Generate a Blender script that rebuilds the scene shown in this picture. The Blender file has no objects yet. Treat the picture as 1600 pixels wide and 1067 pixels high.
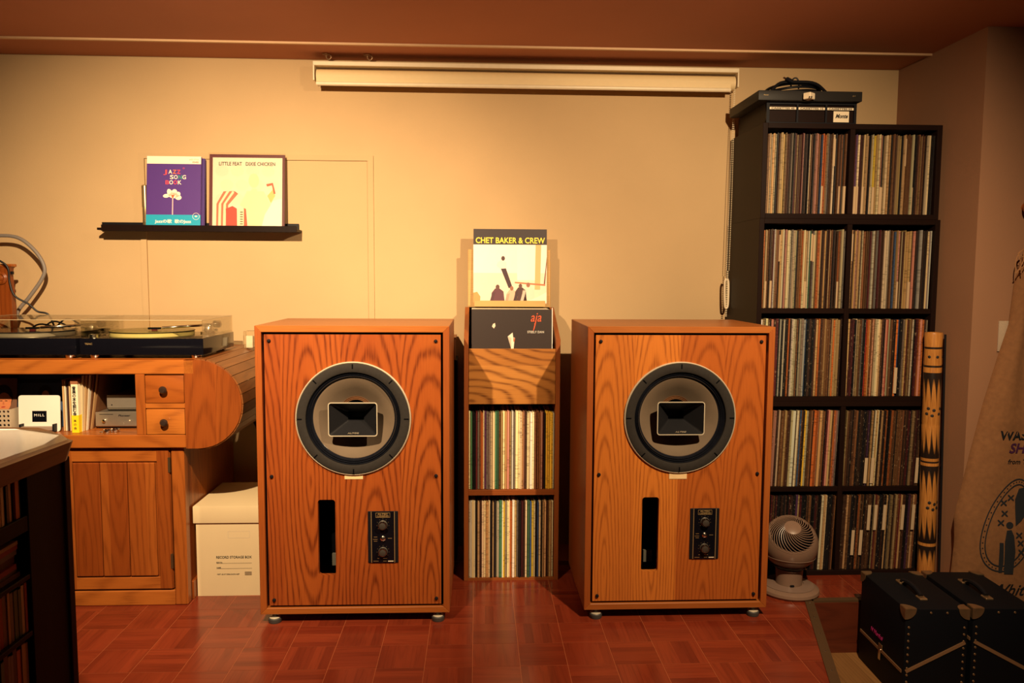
import bpy, bmesh, math, random
from mathutils import Vector, Matrix, noise as mnoise
random.seed(7)
S = bpy.context.scene
COL = S.collection
PI = math.pi

# ------------------------------------------------------------------ camera
cam = bpy.data.objects.new('camera', bpy.data.cameras.new('camera'))
COL.objects.link(cam)
F, PIT, YAW, ROL = 1215.8, .0839, .045, .0056
CAMP = Vector((-.1057, -2.6492, 1.2197))
d = Vector((math.sin(YAW)*math.cos(PIT), math.cos(YAW)*math.cos(PIT), -math.sin(PIT)))
r = Vector((math.cos(YAW), -math.sin(YAW), 0)); u = r.cross(d)
r2 = r*math.cos(ROL)+u*math.sin(ROL); u2 = -r*math.sin(ROL)+u*math.cos(ROL)
m = Matrix((r2, u2, -d)).transposed().to_4x4(); m.translation = CAMP
cam.matrix_world = m
cam.data.sensor_width = 36; cam.data.lens = F/1600*36; cam.data.clip_start = .05
S.camera = cam

# ------------------------------------------------------------------ world, lamps, exposure
w = bpy.data.worlds.new('world'); S.world = w; w.use_nodes = True
w.node_tree.nodes['Background'].inputs[0].default_value = (1, .50, .22, 1)
w.node_tree.nodes['Background'].inputs[1].default_value = .007
def spot(name, loc, target, power, angle, blend, color):
    l = bpy.data.lights.new(name, 'SPOT'); l.energy = power; l.color = color
    l.spot_size = math.radians(angle); l.spot_blend = blend; l.shadow_soft_size = .018
    o = bpy.data.objects.new(name, l); COL.objects.link(o); o.location = loc
    o.rotation_euler = (Vector(target)-Vector(loc)).to_track_quat('-Z', 'Y').to_euler()
    return o
WARM = (1, .72, .42)
spot('ceiling_spotlight', (-.83, -1.47, 2.075), (-1.12, .8, .84), 450, 82, 1.0, WARM)
spot('ceiling_spotlight', (.87, -1.45, 2.075), (.60, .8, .55), 275, 104, 1.0, WARM)
spot('counter_spotlight', (-1.75, -1.15, 2.10), (-1.45, -1.0, .85), 120, 56, .8, (1, .76, .48))
S.view_settings.view_transform = 'Standard'
S.view_settings.look = 'None'
S.view_settings.exposure = 0.0
S.view_settings.gamma = 1.0
S.view_settings.use_curve_mapping = False

# ------------------------------------------------------------------ materials
def lin(c):
    c = c/255
    return c/12.92 if c <= .04045 else ((c+.055)/1.055)**2.4
def srgb(r, g, b): return (lin(r), lin(g), lin(b), 1)
MATS = {}
class NT:
    def __init__(s, name):
        s.m = bpy.data.materials.new(name); s.m.use_nodes = True; s.t = s.m.node_tree
        s.b = s.t.nodes['Principled BSDF']
    def n(s, typ, **kw):
        nd = s.t.nodes.new(typ)
        for k, v in kw.items(): setattr(nd, k, v)
        return nd
    def put(s, sock, v):
        if hasattr(v, 'is_output') or isinstance(v, bpy.types.NodeSocket): s.t.links.new(v, sock)
        else: sock.default_value = v
    def math(s, op, a, b=0.0, c=0.0):
        nd = s.n('ShaderNodeMath', operation=op)
        s.put(nd.inputs[0], a); s.put(nd.inputs[1], b); s.put(nd.inputs[2], c)
        return nd.outputs[0]
    def comb(s, x, y, z):
        nd = s.n('ShaderNodeCombineXYZ')
        for i, v in enumerate((x, y, z)): s.put(nd.inputs[i], v)
        return nd.outputs[0]
    def noise(s, vec, scale=5, detail=3, rough=.5):
        nd = s.n('ShaderNodeTexNoise'); s.put(nd.inputs['Vector'], vec)
        nd.inputs['Scale'].default_value = scale; nd.inputs['Detail'].default_value = detail
        nd.inputs['Roughness'].default_value = rough
        return nd.outputs[0]
    def mix(s, f, a, b, mode='MIX'):
        nd = s.n('ShaderNodeMix', data_type='RGBA', blend_type=mode)
        s.put(nd.inputs[0], f); s.put(nd.inputs[6], a); s.put(nd.inputs[7], b)
        return nd.outputs[2]
    def ramp(s, f, lo, hi):
        nd = s.n('ShaderNodeMapRange'); s.put(nd.inputs[0], f)
        nd.inputs[1].default_value = lo; nd.inputs[2].default_value = hi
        return nd.outputs[0]
    def bump(s, h, strength=.3, dist=.002):
        nd = s.n('ShaderNodeBump'); nd.inputs['Strength'].default_value = strength
        nd.inputs['Distance'].default_value = dist; s.put(nd.inputs['Height'], h)
        s.t.links.new(nd.outputs[0], s.b.inputs['Normal'])
    def base(s, v): s.put(s.b.inputs['Base Color'], v)

def plain(name, col, rough=.5, metal=0, spec=.5, vary=.08, scale=40, coat=0, emit=None):
    if name in MATS: return MATS[name]
    t = NT(name); tc = t.n('ShaderNodeTexCoord')
    nz = t.noise(tc.outputs['Object'], scale, 4)
    col = tuple(col[:3])+(1,)
    dark = tuple(x*(1-vary) for x in col[:3])+(1,); lite = tuple(min(1, x*(1+vary)) for x in col[:3])+(1,)
    t.base(t.mix(nz, dark, lite))
    t.b.inputs['Roughness'].default_value = rough; t.b.inputs['Metallic'].default_value = metal
    t.b.inputs['Specular IOR Level'].default_value = spec; t.b.inputs['Coat Weight'].default_value = coat
    MATS[name] = t.m
    return t.m

def wood(name, dark, mid, lite, axis='Z', strip=.16, ring=.009, tilt=.07, rough=.38, line=.55, coat=.0, varstrip=.5, spread=.05, seam=0.0):
    t = NT(name); tc = t.n('ShaderNodeTexCoord'); oi = t.n('ShaderNodeObjectInfo')
    sx = t.n('ShaderNodeSeparateXYZ'); t.put(sx.inputs[0], tc.outputs['Object'])
    X, Y, Z = sx.outputs
    if axis == 'Z': a, b = Z, t.math('ADD', X, Y)
    elif axis == 'X': a, b = X, t.math('ADD', Y, Z)
    else: a, b = Y, t.math('ADD', X, Z)
    rnd = oi.outputs['Random']
    bs = t.math('ADD', t.math('DIVIDE', b, strip), t.math('MULTIPLY', rnd, 3.7))
    idx = t.math('FLOOR', bs)
    fr = t.math('SUBTRACT', t.math('SUBTRACT', bs, idx), .5)
    wn = t.n('ShaderNodeTexWhiteNoise', noise_dimensions='2D')
    t.put(wn.inputs['Vector'], t.comb(idx, t.math('MULTIPLY', rnd, 91.3), 0))
    sc = t.n('ShaderNodeSeparateColor'); t.put(sc.inputs[0], wn.outputs['Color'])
    R, G, B = sc.outputs
    aa = t.math('ADD', a, t.math('MULTIPLY', R, 7.0))
    nv = t.comb(t.math('MULTIPLY', b, 7.0), t.math('MULTIPLY', aa, 1.6), idx)
    big = t.noise(nv, 1.0, 4, .55)
    bl = t.math('ADD', t.math('MULTIPLY', fr, strip), t.math('MULTIPLY', t.math('SUBTRACT', G, .5), spread))
    aoff = t.math('ADD', t.math('MULTIPLY', a, tilt), t.math('MULTIPLY', t.math('SUBTRACT', B, .75), tilt*.9))
    rr = t.math('SQRT', t.math('ADD', t.math('MULTIPLY', bl, bl), t.math('MULTIPLY', aoff, aoff)))
    ph = t.math('ADD', t.math('MULTIPLY', rr, 2*PI/ring), t.math('MULTIPLY', big, 15.0))
    sn = t.math('MULTIPLY_ADD', t.math('SINE', ph), .5, .5)
    ln = t.math('POWER', sn, 3.0)
    fine = t.noise(t.comb(t.math('MULTIPLY', b, 420.0), t.math('MULTIPLY', aa, 9.0), idx), 1.0, 3, .6)
    lineamt = t.math('MULTIPLY', t.math('MULTIPLY', ln, t.ramp(fine, .25, .6)), line)
    tone = t.math('ADD', t.math('MULTIPLY', big, 1-varstrip), t.math('MULTIPLY', R, varstrip))
    c1 = t.mix(t.ramp(tone, .25, .8), mid, lite)
    c2 = t.mix(lineamt, c1, dark)
    c3 = t.mix(t.math('MULTIPLY', t.ramp(fine, .5, .85), .35), c2, dark)
    if seam:
        e = t.math('GREATER_THAN', t.math('ABSOLUTE', fr), .5-seam/strip)
        c3 = t.mix(t.math('MULTIPLY', e, .75), c3, dark)
    t.base(c3)
    t.b.inputs['Roughness'].default_value = rough; t.b.inputs['Coat Weight'].default_value = coat
    t.b.inputs['Coat Roughness'].default_value = .25
    t.b.inputs['Specular IOR Level'].default_value = .08 if mid[0] < .03 else .35
    t.bump(t.math('SUBTRACT', 1.0, lineamt), .12, .001)
    MATS[name] = t.m
    return t.m

def clear(name, tint=(1, 1, 1), gloss=.10, rough=.02):
    t = NT(name); tr = t.n('ShaderNodeBsdfTransparent'); tr.inputs[0].default_value = (*tint, 1)
    gl = t.n('ShaderNodeBsdfGlossy'); gl.inputs['Roughness'].default_value = rough
    lw = t.n('ShaderNodeLayerWeight'); lw.inputs[0].default_value = .25
    mx = t.n('ShaderNodeMixShader')
    t.put(mx.inputs[0], t.math('ADD', t.math('MULTIPLY', lw.outputs['Fresnel'], .6), gloss*.3))
    t.t.links.new(tr.outputs[0], mx.inputs[1]); t.t.links.new(gl.outputs[0], mx.inputs[2])
    t.t.links.new(mx.outputs[0], t.t.nodes['Material Output'].inputs[0])
    MATS[name] = t.m
    return t.m

def sleeve_mat(name, attr):
    t = NT(name); tc = t.n('ShaderNodeTexCoord'); oi = t.n('ShaderNodeObjectInfo')
    if attr:
        at = t.n('ShaderNodeAttribute', attribute_name='Col'); col = at.outputs['Color']
        rnd = t.math('MULTIPLY', at.outputs['Fac'], 31.7)
    else:
        col = oi.outputs['Color']; rnd = t.math('MULTIPLY', oi.outputs['Random'], 57.0)
    sx = t.n('ShaderNodeSeparateXYZ'); t.put(sx.inputs[0], tc.outputs['Object'])
    v = t.comb(rnd, t.math('MULTIPLY', rnd, 3.1), t.math('MULTIPLY', sx.outputs[2], 230.0))
    txt = t.math('GREATER_THAN', t.noise(v, 1.0, 2, .7), .56)
    v2 = t.comb(t.math('MULTIPLY', rnd, 5.3), rnd, t.math('MULTIPLY', sx.outputs[2], 9.0))
    band = t.math('GREATER_THAN', t.noise(v2, 1.0, 0), .50)
    mk = t.math('MULTIPLY', t.math('MULTIPLY', txt, band), .55)
    hs = t.n('ShaderNodeHueSaturation'); t.put(hs.inputs['Color'], col); hs.inputs['Value'].default_value = .28
    c = t.mix(mk, col, hs.outputs[0])
    wear = t.math('GREATER_THAN', t.noise(t.comb(t.math('MULTIPLY', sx.outputs[0], 300.0), rnd, t.math('MULTIPLY', sx.outputs[2], 60.0)), 1.0, 3, .7), .66)
    c = t.mix(t.math('MULTIPLY', wear, .45), c, srgb(215, 190, 150))
    t.base(c); t.b.inputs['Roughness'].default_value = .45
    t.b.inputs['Specular IOR Level'].default_value = .4
    MATS[name] = t.m
    return t.m

def paint(name, col, vary=.06, bump=.25, rough=.75, scale=260):
    t = NT(name); tc = t.n('ShaderNodeTexCoord')
    a = t.noise(tc.outputs['Object'], 1.7, 4); b = t.noise(tc.outputs['Object'], scale, 3)
    c0 = tuple(x*(1-vary) for x in col[:3])+(1,); c1 = tuple(min(1, x*(1+vary)) for x in col[:3])+(1,)
    t.base(t.mix(t.ramp(a, .3, .7), c0, c1)); t.b.inputs['Roughness'].default_value = rough
    t.b.inputs['Specular IOR Level'].default_value = .25
    t.bump(b, bump, .0015)
    MATS[name] = t.m
    return t.m

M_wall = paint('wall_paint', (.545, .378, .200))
M_wallr = paint('wall_paint_shade', (.31, .158, .088))  # same paint as the back wall, darkened to stand in for its shade
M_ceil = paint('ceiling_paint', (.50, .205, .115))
M_spkL = wood('red_oak_baffle', (0.0814, 0.0113, 0.0026, 1), (0.2516, 0.0493, 0.0096, 1), (0.3700, 0.0949, 0.0156, 1), 'Z', .205, .0140, .125, .34, .85, .12, .45)
M_spkR = wood('orange_oak_baffle', (0.1350, 0.0242, 0.0047, 1), (0.3850, 0.0977, 0.0158, 1), (0.5600, 0.1767, 0.0269, 1), 'Z', .158, .0105, .095, .34, .62, .12, .8)
M_spkf = wood('oak_cabinet_vertical', (0.1110, 0.0203, 0.0040, 1), (0.2738, 0.0632, 0.0113, 1), (0.3700, 0.1043, 0.0196, 1), 'Z', .5, .006, .03, .38, .4, .1, .3)
M_spkh = wood('oak_cabinet_horizontal', (0.1258, 0.0253, 0.0043, 1), (0.3108, 0.0854, 0.0152, 1), (0.4144, 0.1328, 0.0239, 1), 'X', .5, .006, .03, .38, .4, .1, .3)
M_walnut = wood('walnut_board', (0.1110, 0.0316, 0.0061, 1), (0.3404, 0.1265, 0.0252, 1), (0.4588, 0.1960, 0.0435, 1), 'X', .3, .030, .42, .4, .95, .05, .4)
M_rackv = wood('rack_side_wood', (0.1036, 0.0221, 0.0052, 1), (0.2516, 0.0664, 0.0139, 1), (0.3256, 0.0949, 0.0196, 1), 'Z', .4, .007, .03, .42, .35, .05, .4)
M_rackh = wood('rack_shelf_wood', (0.1036, 0.0221, 0.0052, 1), (0.2516, 0.0664, 0.0139, 1), (0.3256, 0.0949, 0.0196, 1), 'X', .4, .007, .03, .42, .35, .05, .4)
M_deskh = wood('teak_horizontal', (0.1110, 0.0203, 0.0031, 1), (0.3108, 0.0791, 0.0113, 1), (0.4588, 0.1486, 0.0239, 1), 'X', .2, .02, .12, .35, .45, .15, .5)
M_deskv = wood('teak_vertical', (0.0808, 0.0139, 0.0022, 1), (0.2238, 0.0489, 0.0073, 1), (0.3357, 0.0930, 0.0146, 1), 'Z', .11, .018, .10, .35, .45, .15, .6)
M_desky = wood('teak_slats', (0.1036, 0.0285, 0.0070, 1), (0.1924, 0.0632, 0.0148, 1), (0.2664, 0.0949, 0.0217, 1), 'Y', .07, .012, .10, .4, .5, .1, .6)
M_dark = wood('dark_brown_board', (0.0045, 0.0020, 0.0017, 1), (0.0105, 0.0047, 0.0036, 1), (0.0150, 0.0067, 0.0049, 1), 'Z', .3, .006, .03, .45, .4, .05, .3)
M_darkh = wood('dark_brown_board_flat', (0.0045, 0.0020, 0.0017, 1), (0.0105, 0.0047, 0.0036, 1), (0.0150, 0.0067, 0.0049, 1), 'X', .3, .006, .03, .45, .4, .05, .3)
M_pale = wood('pale_wood', (0.3330, 0.1771, 0.0565, 1), (0.5328, 0.3162, 0.1130, 1), (0.6068, 0.3794, 0.1434, 1), 'X', .2, .008, .05, .5, .3)
M_tilex = wood('parquet_along', (0.0600, 0.0079, 0.0040, 1), (0.1500, 0.0209, 0.0087, 1), (0.2500, 0.0400, 0.0150, 1), 'X', .03, .014, .05, .20, .25, .2, .42, .03)
M_tiley = wood('parquet_across', (0.0600, 0.0079, 0.0040, 1), (0.1500, 0.0209, 0.0087, 1), (0.2500, 0.0400, 0.0150, 1), 'Y', .03, .014, .05, .20, .25, .2, .42, .03)
M_step = wood('step_wood', (0.0370, 0.0076, 0.0035, 1), (0.0962, 0.0190, 0.0078, 1), (0.1332, 0.0285, 0.0109, 1), 'X', .2, .02, .1, .45, .4)
M_lower = wood('lower_floor_boards', (0.1036, 0.0443, 0.0130, 1), (0.2220, 0.1043, 0.0348, 1), (0.2812, 0.1391, 0.0478, 1), 'Y', .10, .012, .06, .5, .4, 0, .5, .05, .0012)
M_glint = plain('floor_joint_glint', (.40, .11, .042), .35)  # pale joints, colour stands in for glints along the tile edges
M_brass = plain('brass_nosing', (.085, .045, .020), .5, .2)
M_black = plain('black_plastic', (.007, .007, .010), .45, spec=.18)
M_gloss = plain('gloss_black', (.004, .004, .007), .10, spec=.3, coat=.08)
M_gap = plain('black_gap', (.002, .002, .003), .9, spec=.05)
M_gasket = plain('grey_gasket', (.026, .023, .021), .8, spec=.12, vary=.2, scale=90)
M_rim = plain('cream_metal_rim', (.62, .55, .42), .35, .3)
M_surr = plain('shiny_surround', (.008, .009, .014), .14, coat=.5, vary=.3)
M_cone = plain('brown_paper_cone', (.125, .088, .056), .8, vary=.18, scale=18)
M_coil = plain('copper_brown', (.15, .065, .025), .6)
M_horn = plain('black_horn', (.010, .010, .012), .45, spec=.3)
M_cream = plain('cream_plastic', (.74, .62, .44), .5)
M_chrome = plain('chrome', (.72, .68, .62), .18, 1)
M_gold = plain('gold_stripe', (.55, .38, .17), .4, .7)
M_tag = plain('masking_tape', (.72, .52, .27), .8, vary=.15)
M_rubber = plain('rubber_foot', (.05, .048, .045), .6)
M_white = plain('white_card', (.84, .80, .72), .7, vary=.04, scale=12)
M_box = plain('box_card', (.66, .53, .32), .8, vary=.05, scale=9)
M_ink = plain('black_ink', (.012, .010, .010), .7)
M_screen = plain('cream_screen_fabric', (.80, .62, .34), .6, vary=.04)
M_alu = plain('cream_aluminium', (.84, .72, .50), .35)
M_silver = plain('silver_panel', (.42, .37, .30), .35, .75)
M_paper = plain('white_paper', (.86, .82, .74), .6, vary=.05, scale=6)
M_burlap = None
M_blackfab = plain('trunk_black_vinyl', (.004, .0045, .007), .55, spec=.14, vary=.3, scale=300)
M_steel = plain('antique_metal', (.42, .27, .15), .38, .85, vary=.3)
M_stripmetal = plain('dull_metal_strip', (.34, .19, .10), .5, .5)
M_cable = plain('black_cable', (.005, .005, .007), .45, spec=.2)
M_greycab = plain('grey_cable', (.22, .19, .17), .5)
M_fan = plain('fan_plastic', (.21, .130, .092), .32)
M_clear = clear('clear_acrylic', (.97, .96, .92), .06)
M_film = clear('clear_film', (.985, .98, .97), .10, .12)
M_sleeve = sleeve_mat('record_sleeve_spine', False)
M_sleeves = sleeve_mat('record_sleeve_spines_far', True)

# ------------------------------------------------------------------ helpers
def link(name, me, mat, parent=None, loc=(0, 0, 0), rot=(0, 0, 0)):
    if mat is not None and not me.materials: me.materials.append(mat)
    o = bpy.data.objects.new(name, me); COL.objects.link(o)
    o.location = loc; o.rotation_euler = rot
    if parent: o.parent = parent
    return o
def tag(o, label, cat, group=None, kind=None):
    if label: o['label'] = label
    if cat: o['category'] = cat
    if group: o['group'] = group
    if kind: o['kind'] = kind
    return o
def thing(name, label, cat, loc=(0, 0, 0), rotz=0, group=None):
    o = bpy.data.objects.new(name, None); COL.objects.link(o)
    o.location = loc; o.rotation_euler = (0, 0, rotz); o.empty_display_size = .05
    return tag(o, label, cat, group)
def struct(o): o['kind'] = 'structure'; return o
def finish(bm, name, smooth=False):
    me = bpy.data.meshes.new(name); bmesh.ops.recalc_face_normals(bm, faces=bm.faces)
    bm.to_mesh(me); bm.free()
    if smooth:
        for p in me.polygons: p.use_smooth = True
        try: me.set_sharp_from_angle(angle=math.radians(38))
        except Exception: pass
    return me
def addbox(bm, x0, x1, y0, y1, z0, z1):
    r = bmesh.ops.create_cube(bm, size=1)
    for v in r['verts']:
        v.co = Vector(((x0+x1)/2+v.co.x*(x1-x0), (y0+y1)/2+v.co.y*(y1-y0), (z0+z1)/2+v.co.z*(z1-z0)))
    return r['verts']
def box(name, b, mat, parent=None, bev=0.0, seg=1, rot=None, label=None):
    bm = bmesh.new(); addbox(bm, *b)
    if bev: bmesh.ops.bevel(bm, geom=bm.edges[:], offset=bev, segments=seg, affect='EDGES', profile=.6)
    me = finish(bm, name, bev and seg > 1)
    o = link(name, me, mat, parent)
    if rot: o.rotation_euler = rot
    if label: o['label'] = label
    return o
def cbox(name, size, mat, parent, loc, rot=(0, 0, 0), bev=0.0, seg=1):
    """box with its own origin at its centre"""
    sx, sy, sz = size
    o = box(name, (-sx/2, sx/2, -sy/2, sy/2, -sz/2, sz/2), mat, parent, bev, seg)
    o.location = loc; o.rotation_euler = rot
    return o
AX = {'Z': Matrix.Identity(4), 'Y': Matrix.Rotation(PI/2, 4, 'X'), 'X': Matrix.Rotation(PI/2, 4, 'Y')}
def lathe_mesh(name, prof, seg=32, axis='Z', closed=False):
    """prof: (radius, height); axis Y means height grows towards -Y (to the viewer)"""
    bm = bmesh.new(); rings = []
    for rr, h in prof:
        if rr < 1e-6: rings.append([bm.verts.new((0, 0, h))])
        else: rings.append([bm.verts.new((rr*math.cos(2*PI*i/seg), rr*math.sin(2*PI*i/seg), h)) for i in range(seg)])
    pairs = list(zip(rings, rings[1:]))+([(rings[-1], rings[0])] if closed else [])
    for A, B in pairs:
        for i in range(seg):
            j = (i+1) % seg
            if len(A) == 1 and len(B) == 1: continue
            if len(A) == 1: bm.faces.new((A[0], B[i], B[j]))
            elif len(B) == 1: bm.faces.new((A[i], A[j], B[0]))
            else: bm.faces.new((A[i], A[j], B[j], B[i]))
    bm.transform(AX[axis])
    return finish(bm, name, True)
def lathe(name, prof, mat, parent=None, loc=(0, 0, 0), seg=32, axis='Z', rot=(0, 0, 0), closed=False):
    return link(name, lathe_mesh(name, prof, seg, axis, closed), mat, parent, loc, rot)
def spline(pts, n=8):
    P = [Vector(p) for p in pts]
    if len(P) < 3: return P
    out = []
    E = [P[0]*2-P[1]]+P+[P[-1]*2-P[-2]]
    for i in range(1, len(E)-2):
        a, b, c, dd = E[i-1:i+3]
        for k in range(n):
            t = k/n
            out.append(.5*((2*b)+(c-a)*t+(2*a-5*b+4*c-dd)*t*t+(3*b-a-3*c+dd)*t**3))
    out.append(P[-1])
    return out
def tube_bm(bm, pts, rad, seg=8, smoothn=0):
    P = spline(pts, smoothn) if smoothn else [Vector(p) for p in pts]
    prev = None; rings = []
    up = Vector((0, 0, 1))
    for i, p in enumerate(P):
        t = (P[min(i+1, len(P)-1)]-P[max(i-1, 0)]).normalized()
        if prev is None:
            a = t.cross(up)
            if a.length < 1e-3: a = t.cross(Vector((1, 0, 0)))
        else: a = prev-t*prev.dot(t)
        a.normalize(); b = t.cross(a); prev = a
        rd = rad[i] if isinstance(rad, (list, tuple)) else rad
        rings.append([bm.verts.new(p+(a*math.cos(2*PI*k/seg)+b*math.sin(2*PI*k/seg))*rd) for k in range(seg)])
    for A, B in zip(rings, rings[1:]):
        for k in range(seg): bm.faces.new((A[k], A[(k+1) % seg], B[(k+1) % seg], B[k]))
    bm.faces.new(rings[0][::-1]); bm.faces.new(rings[-1])
def tube(name, pts, rad, mat, parent=None, seg=8, smoothn=0):
    bm = bmesh.new(); tube_bm(bm, pts, rad, seg, smoothn)
    return link(name, finish(bm, name, True), mat, parent)
def curve_mesh(cu, name):
    o = bpy.data.objects.new('tmp', cu); COL.objects.link(o)
    dg = bpy.context.evaluated_depsgraph_get(); dg.update()
    me = bpy.data.meshes.new_from_object(o.evaluated_get(dg)); me.name = name
    bpy.data.objects.remove(o); bpy.data.curves.remove(cu)
    return me
def plate(name, outer, holes, thick, mat, parent=None, loc=(0, 0, 0), plane='XZ'):
    """flat plate with holes; 2D outline x,z; front face at y=0, back at y=thick"""
    cu = bpy.data.curves.new(name, 'CURVE'); cu.dimensions = '2D'; cu.fill_mode = 'BOTH'; cu.extrude = thick/2
    for ring in [outer]+holes:
        sp = cu.splines.new('POLY'); sp.points.add(len(ring)-1); sp.use_cyclic_u = True
        for q, p in zip(sp.points, ring): q.co = (p[0], p[1], 0, 1)
    me = curve_mesh(cu, name); me.materials.clear()
    me.transform(Matrix.Translation((0, thick/2, 0)) @ Matrix.Rotation(PI/2, 4, 'X'))
    return link(name, me, mat, parent, loc)
def text(name, body, size, mat, parent, loc, width=None, bold=0.0, align='LEFT', shear=0, rot=(PI/2, 0, 0), thick=.0004, spacing=1.0, mapf=None):
    cu = bpy.data.curves.new(name, 'FONT'); cu.body = body; cu.size = size; cu.align_x = align
    cu.offset = bold*size; cu.shear = shear; cu.extrude = thick; cu.resolution_u = 3; cu.space_character = spacing
    me = curve_mesh(cu, name); me.materials.clear()
    if width and len(me.vertices):
        xs = [v.co.x for v in me.vertices]; k = width/(max(xs)-min(xs))
        me.transform(Matrix.Diagonal((k, 1, 1, 1)))
    o = link(name, me, mat, parent, loc, rot)
    if mapf:
        M = Matrix.Translation(loc) @ o.rotation_euler.to_matrix().to_4x4()
        for v in me.vertices: v.co = mapf(M @ v.co)
        o.location = (0, 0, 0); o.rotation_euler = (0, 0, 0)
    return o
def flat(name, pts, mat, parent, y=0.0, mapf=None, thick=.0003):
    """flat printed patch in the x,z plane, facing -Y"""
    bm = bmesh.new()
    f = bm.faces.new([bm.verts.new((p[0], y, p[1])) for p in pts])
    bmesh.ops.triangulate(bm, faces=[f])
    if mapf:
        for _ in range(2): bmesh.ops.subdivide_edges(bm, edges=bm.edges[:], cuts=1, use_grid_fill=True)
        for v in bm.verts: v.co = mapf(v.co)
    bm.normal_update()
    me = bpy.data.meshes.new(name); bm.to_mesh(me); bm.free()
    return link(name, me, mat, parent)
def rrect(x0, x1, z0, z1, rad=.0, n=5):
    if rad <= 0: return [(x0, z0), (x1, z0), (x1, z1), (x0, z1)]
    out = []
    for cx, cz, a0 in ((x1-rad, z0+rad, -90), (x1-rad, z1-rad, 0), (x0+rad, z1-rad, 90), (x0+rad, z0+rad, 180)):
        for i in range(n+1):
            a = math.radians(a0+90*i/n); out.append((cx+rad*math.cos(a), cz+rad*math.sin(a)))
    return out
def circ(cx, cz, rx, n=48, rz=None, a0=0):
    rz = rz or rx
    return [(cx+rx*math.cos(a0+2*PI*i/n), cz+rz*math.sin(a0+2*PI*i/n)) for i in range(n)]
def ellr(cx, cz, rx, rz, ang, n=16):
    ca, sa = math.cos(ang), math.sin(ang)
    return [(cx+rx*math.cos(t)*ca-rz*math.sin(t)*sa, cz+rx*math.cos(t)*sa+rz*math.sin(t)*ca) for t in [2*PI*i/n for i in range(n)]]
def ink(r, g, b): return plain('print_%d_%d_%d' % (r, g, b), srgb(r, g, b), .55, vary=.03)

# ------------------------------------------------------------------ the setting
YW, ZC, XR, YR = .80, 2.137, 1.755, .196
# platform floor outline (its right edge is cut at a slant, stepping down to the lower floor)
E0 = Vector((1.151, .150)); E1 = Vector((.977, -.439)); ED = (E1-E0).normalized()
def edge_x(y): return E0.x+(y-E0.y)*ED.x/ED.y
def clip(poly, keep, cut):
    out = []
    for i in range(len(poly)):
        a, b = poly[i], poly[(i+1) % len(poly)]
        ka, kb = keep(a), keep(b)
        if ka >= 0: out.append(a)
        if ka*kb < 0:
            t = ka/(ka-kb); out.append((a[0]+(b[0]-a[0])*t, a[1]+(b[1]-a[1])*t))
    return out
def prism(name, pts, z0, z1, mat, parent=None, bev=0):
    bm = bmesh.new()
    bot = [bm.verts.new((p[0], p[1], z0)) for p in pts]; top = [bm.verts.new((p[0], p[1], z1)) for p in pts]
    bm.faces.new(bot[::-1]); bm.faces.new(top)
    for i in range(len(pts)):
        j = (i+1) % len(pts); bm.faces.new((bot[i], bot[j], top[j], top[i]))
    return link(name, finish(bm, name), mat, parent)
ZL = -.20
far = edge_x(-3.4)
floor = struct(prism('floor', [(-3.2, -3.4), (far, -3.4), (E0.x, E0.y), (XR+.05, .165), (XR+.05, YW+.05), (-3.2, YW+.05)], ZL, -.0006, M_glint))
struct(prism('floor_lower', [(far-.3, -3.4), (3.4, -3.4), (3.4, .30), (E0.x-.3, .30)], ZL-.05, ZL, M_lower))
TS = .15; TX0, TY0 = -.1182, -.0037; G = .0009
full = {}
def tile_mesh(pts, mat, key=None):
    if key in full: return full[key]
    bm = bmesh.new()
    bot = [bm.verts.new((p[0], p[1], -.0007)) for p in pts]; top = [bm.verts.new((p[0], p[1], 0)) for p in pts]
    bm.faces.new(top)
    for i in range(len(pts)):
        j = (i+1) % len(pts); bm.faces.new((bot[i], bot[j], top[j], top[i]))
    me = finish(bm, 'parquet_tile'); me.materials.append(mat)
    if key: full[key] = me
    return me
ntile = 0
for j in range(-3, 6):
    for i in range(-16, 13):
        cx, cy = TX0+(i+.5)*TS, TY0-(j-.5)*TS
        h = TS/2-G
        sq = [(cx-h, cy-h), (cx+h, cy-h), (cx+h, cy+h), (cx-h, cy+h)]
        pl = sq
        if cy < .22:
            if cy-h >= .155: pass
            pl = clip(sq, lambda p: (edge_x(p[1])-.012-p[0]) if p[1] < .15 else 1.0, None) if cx+h > edge_x(cy)-.1 and cy < .15 else sq
            if cx > edge_x(min(cy, .15))+.05 and cy > .10: pl = clip(sq, lambda p: p[1]-.178, None)
        if len(pl) < 3 or cx > XR-.08 or cx < -2.3: continue
        ori = (i+j) % 2
        mat = M_tilex if ori else M_tiley
        loc = [(p[0]-cx, p[1]-cy) for p in pl]
        isfull = len(pl) == 4 and all(abs(a[0]-b[0])+abs(a[1]-b[1]) < 1e-6 for a, b in zip(pl, sq))
        me = tile_mesh(loc, mat, ('full', ori) if isfull else None)
        o = bpy.data.objects.new('parquet_tile', me); COL.objects.link(o)
        o.location = (cx, cy, 0); o.parent = floor; ntile += 1
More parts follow.
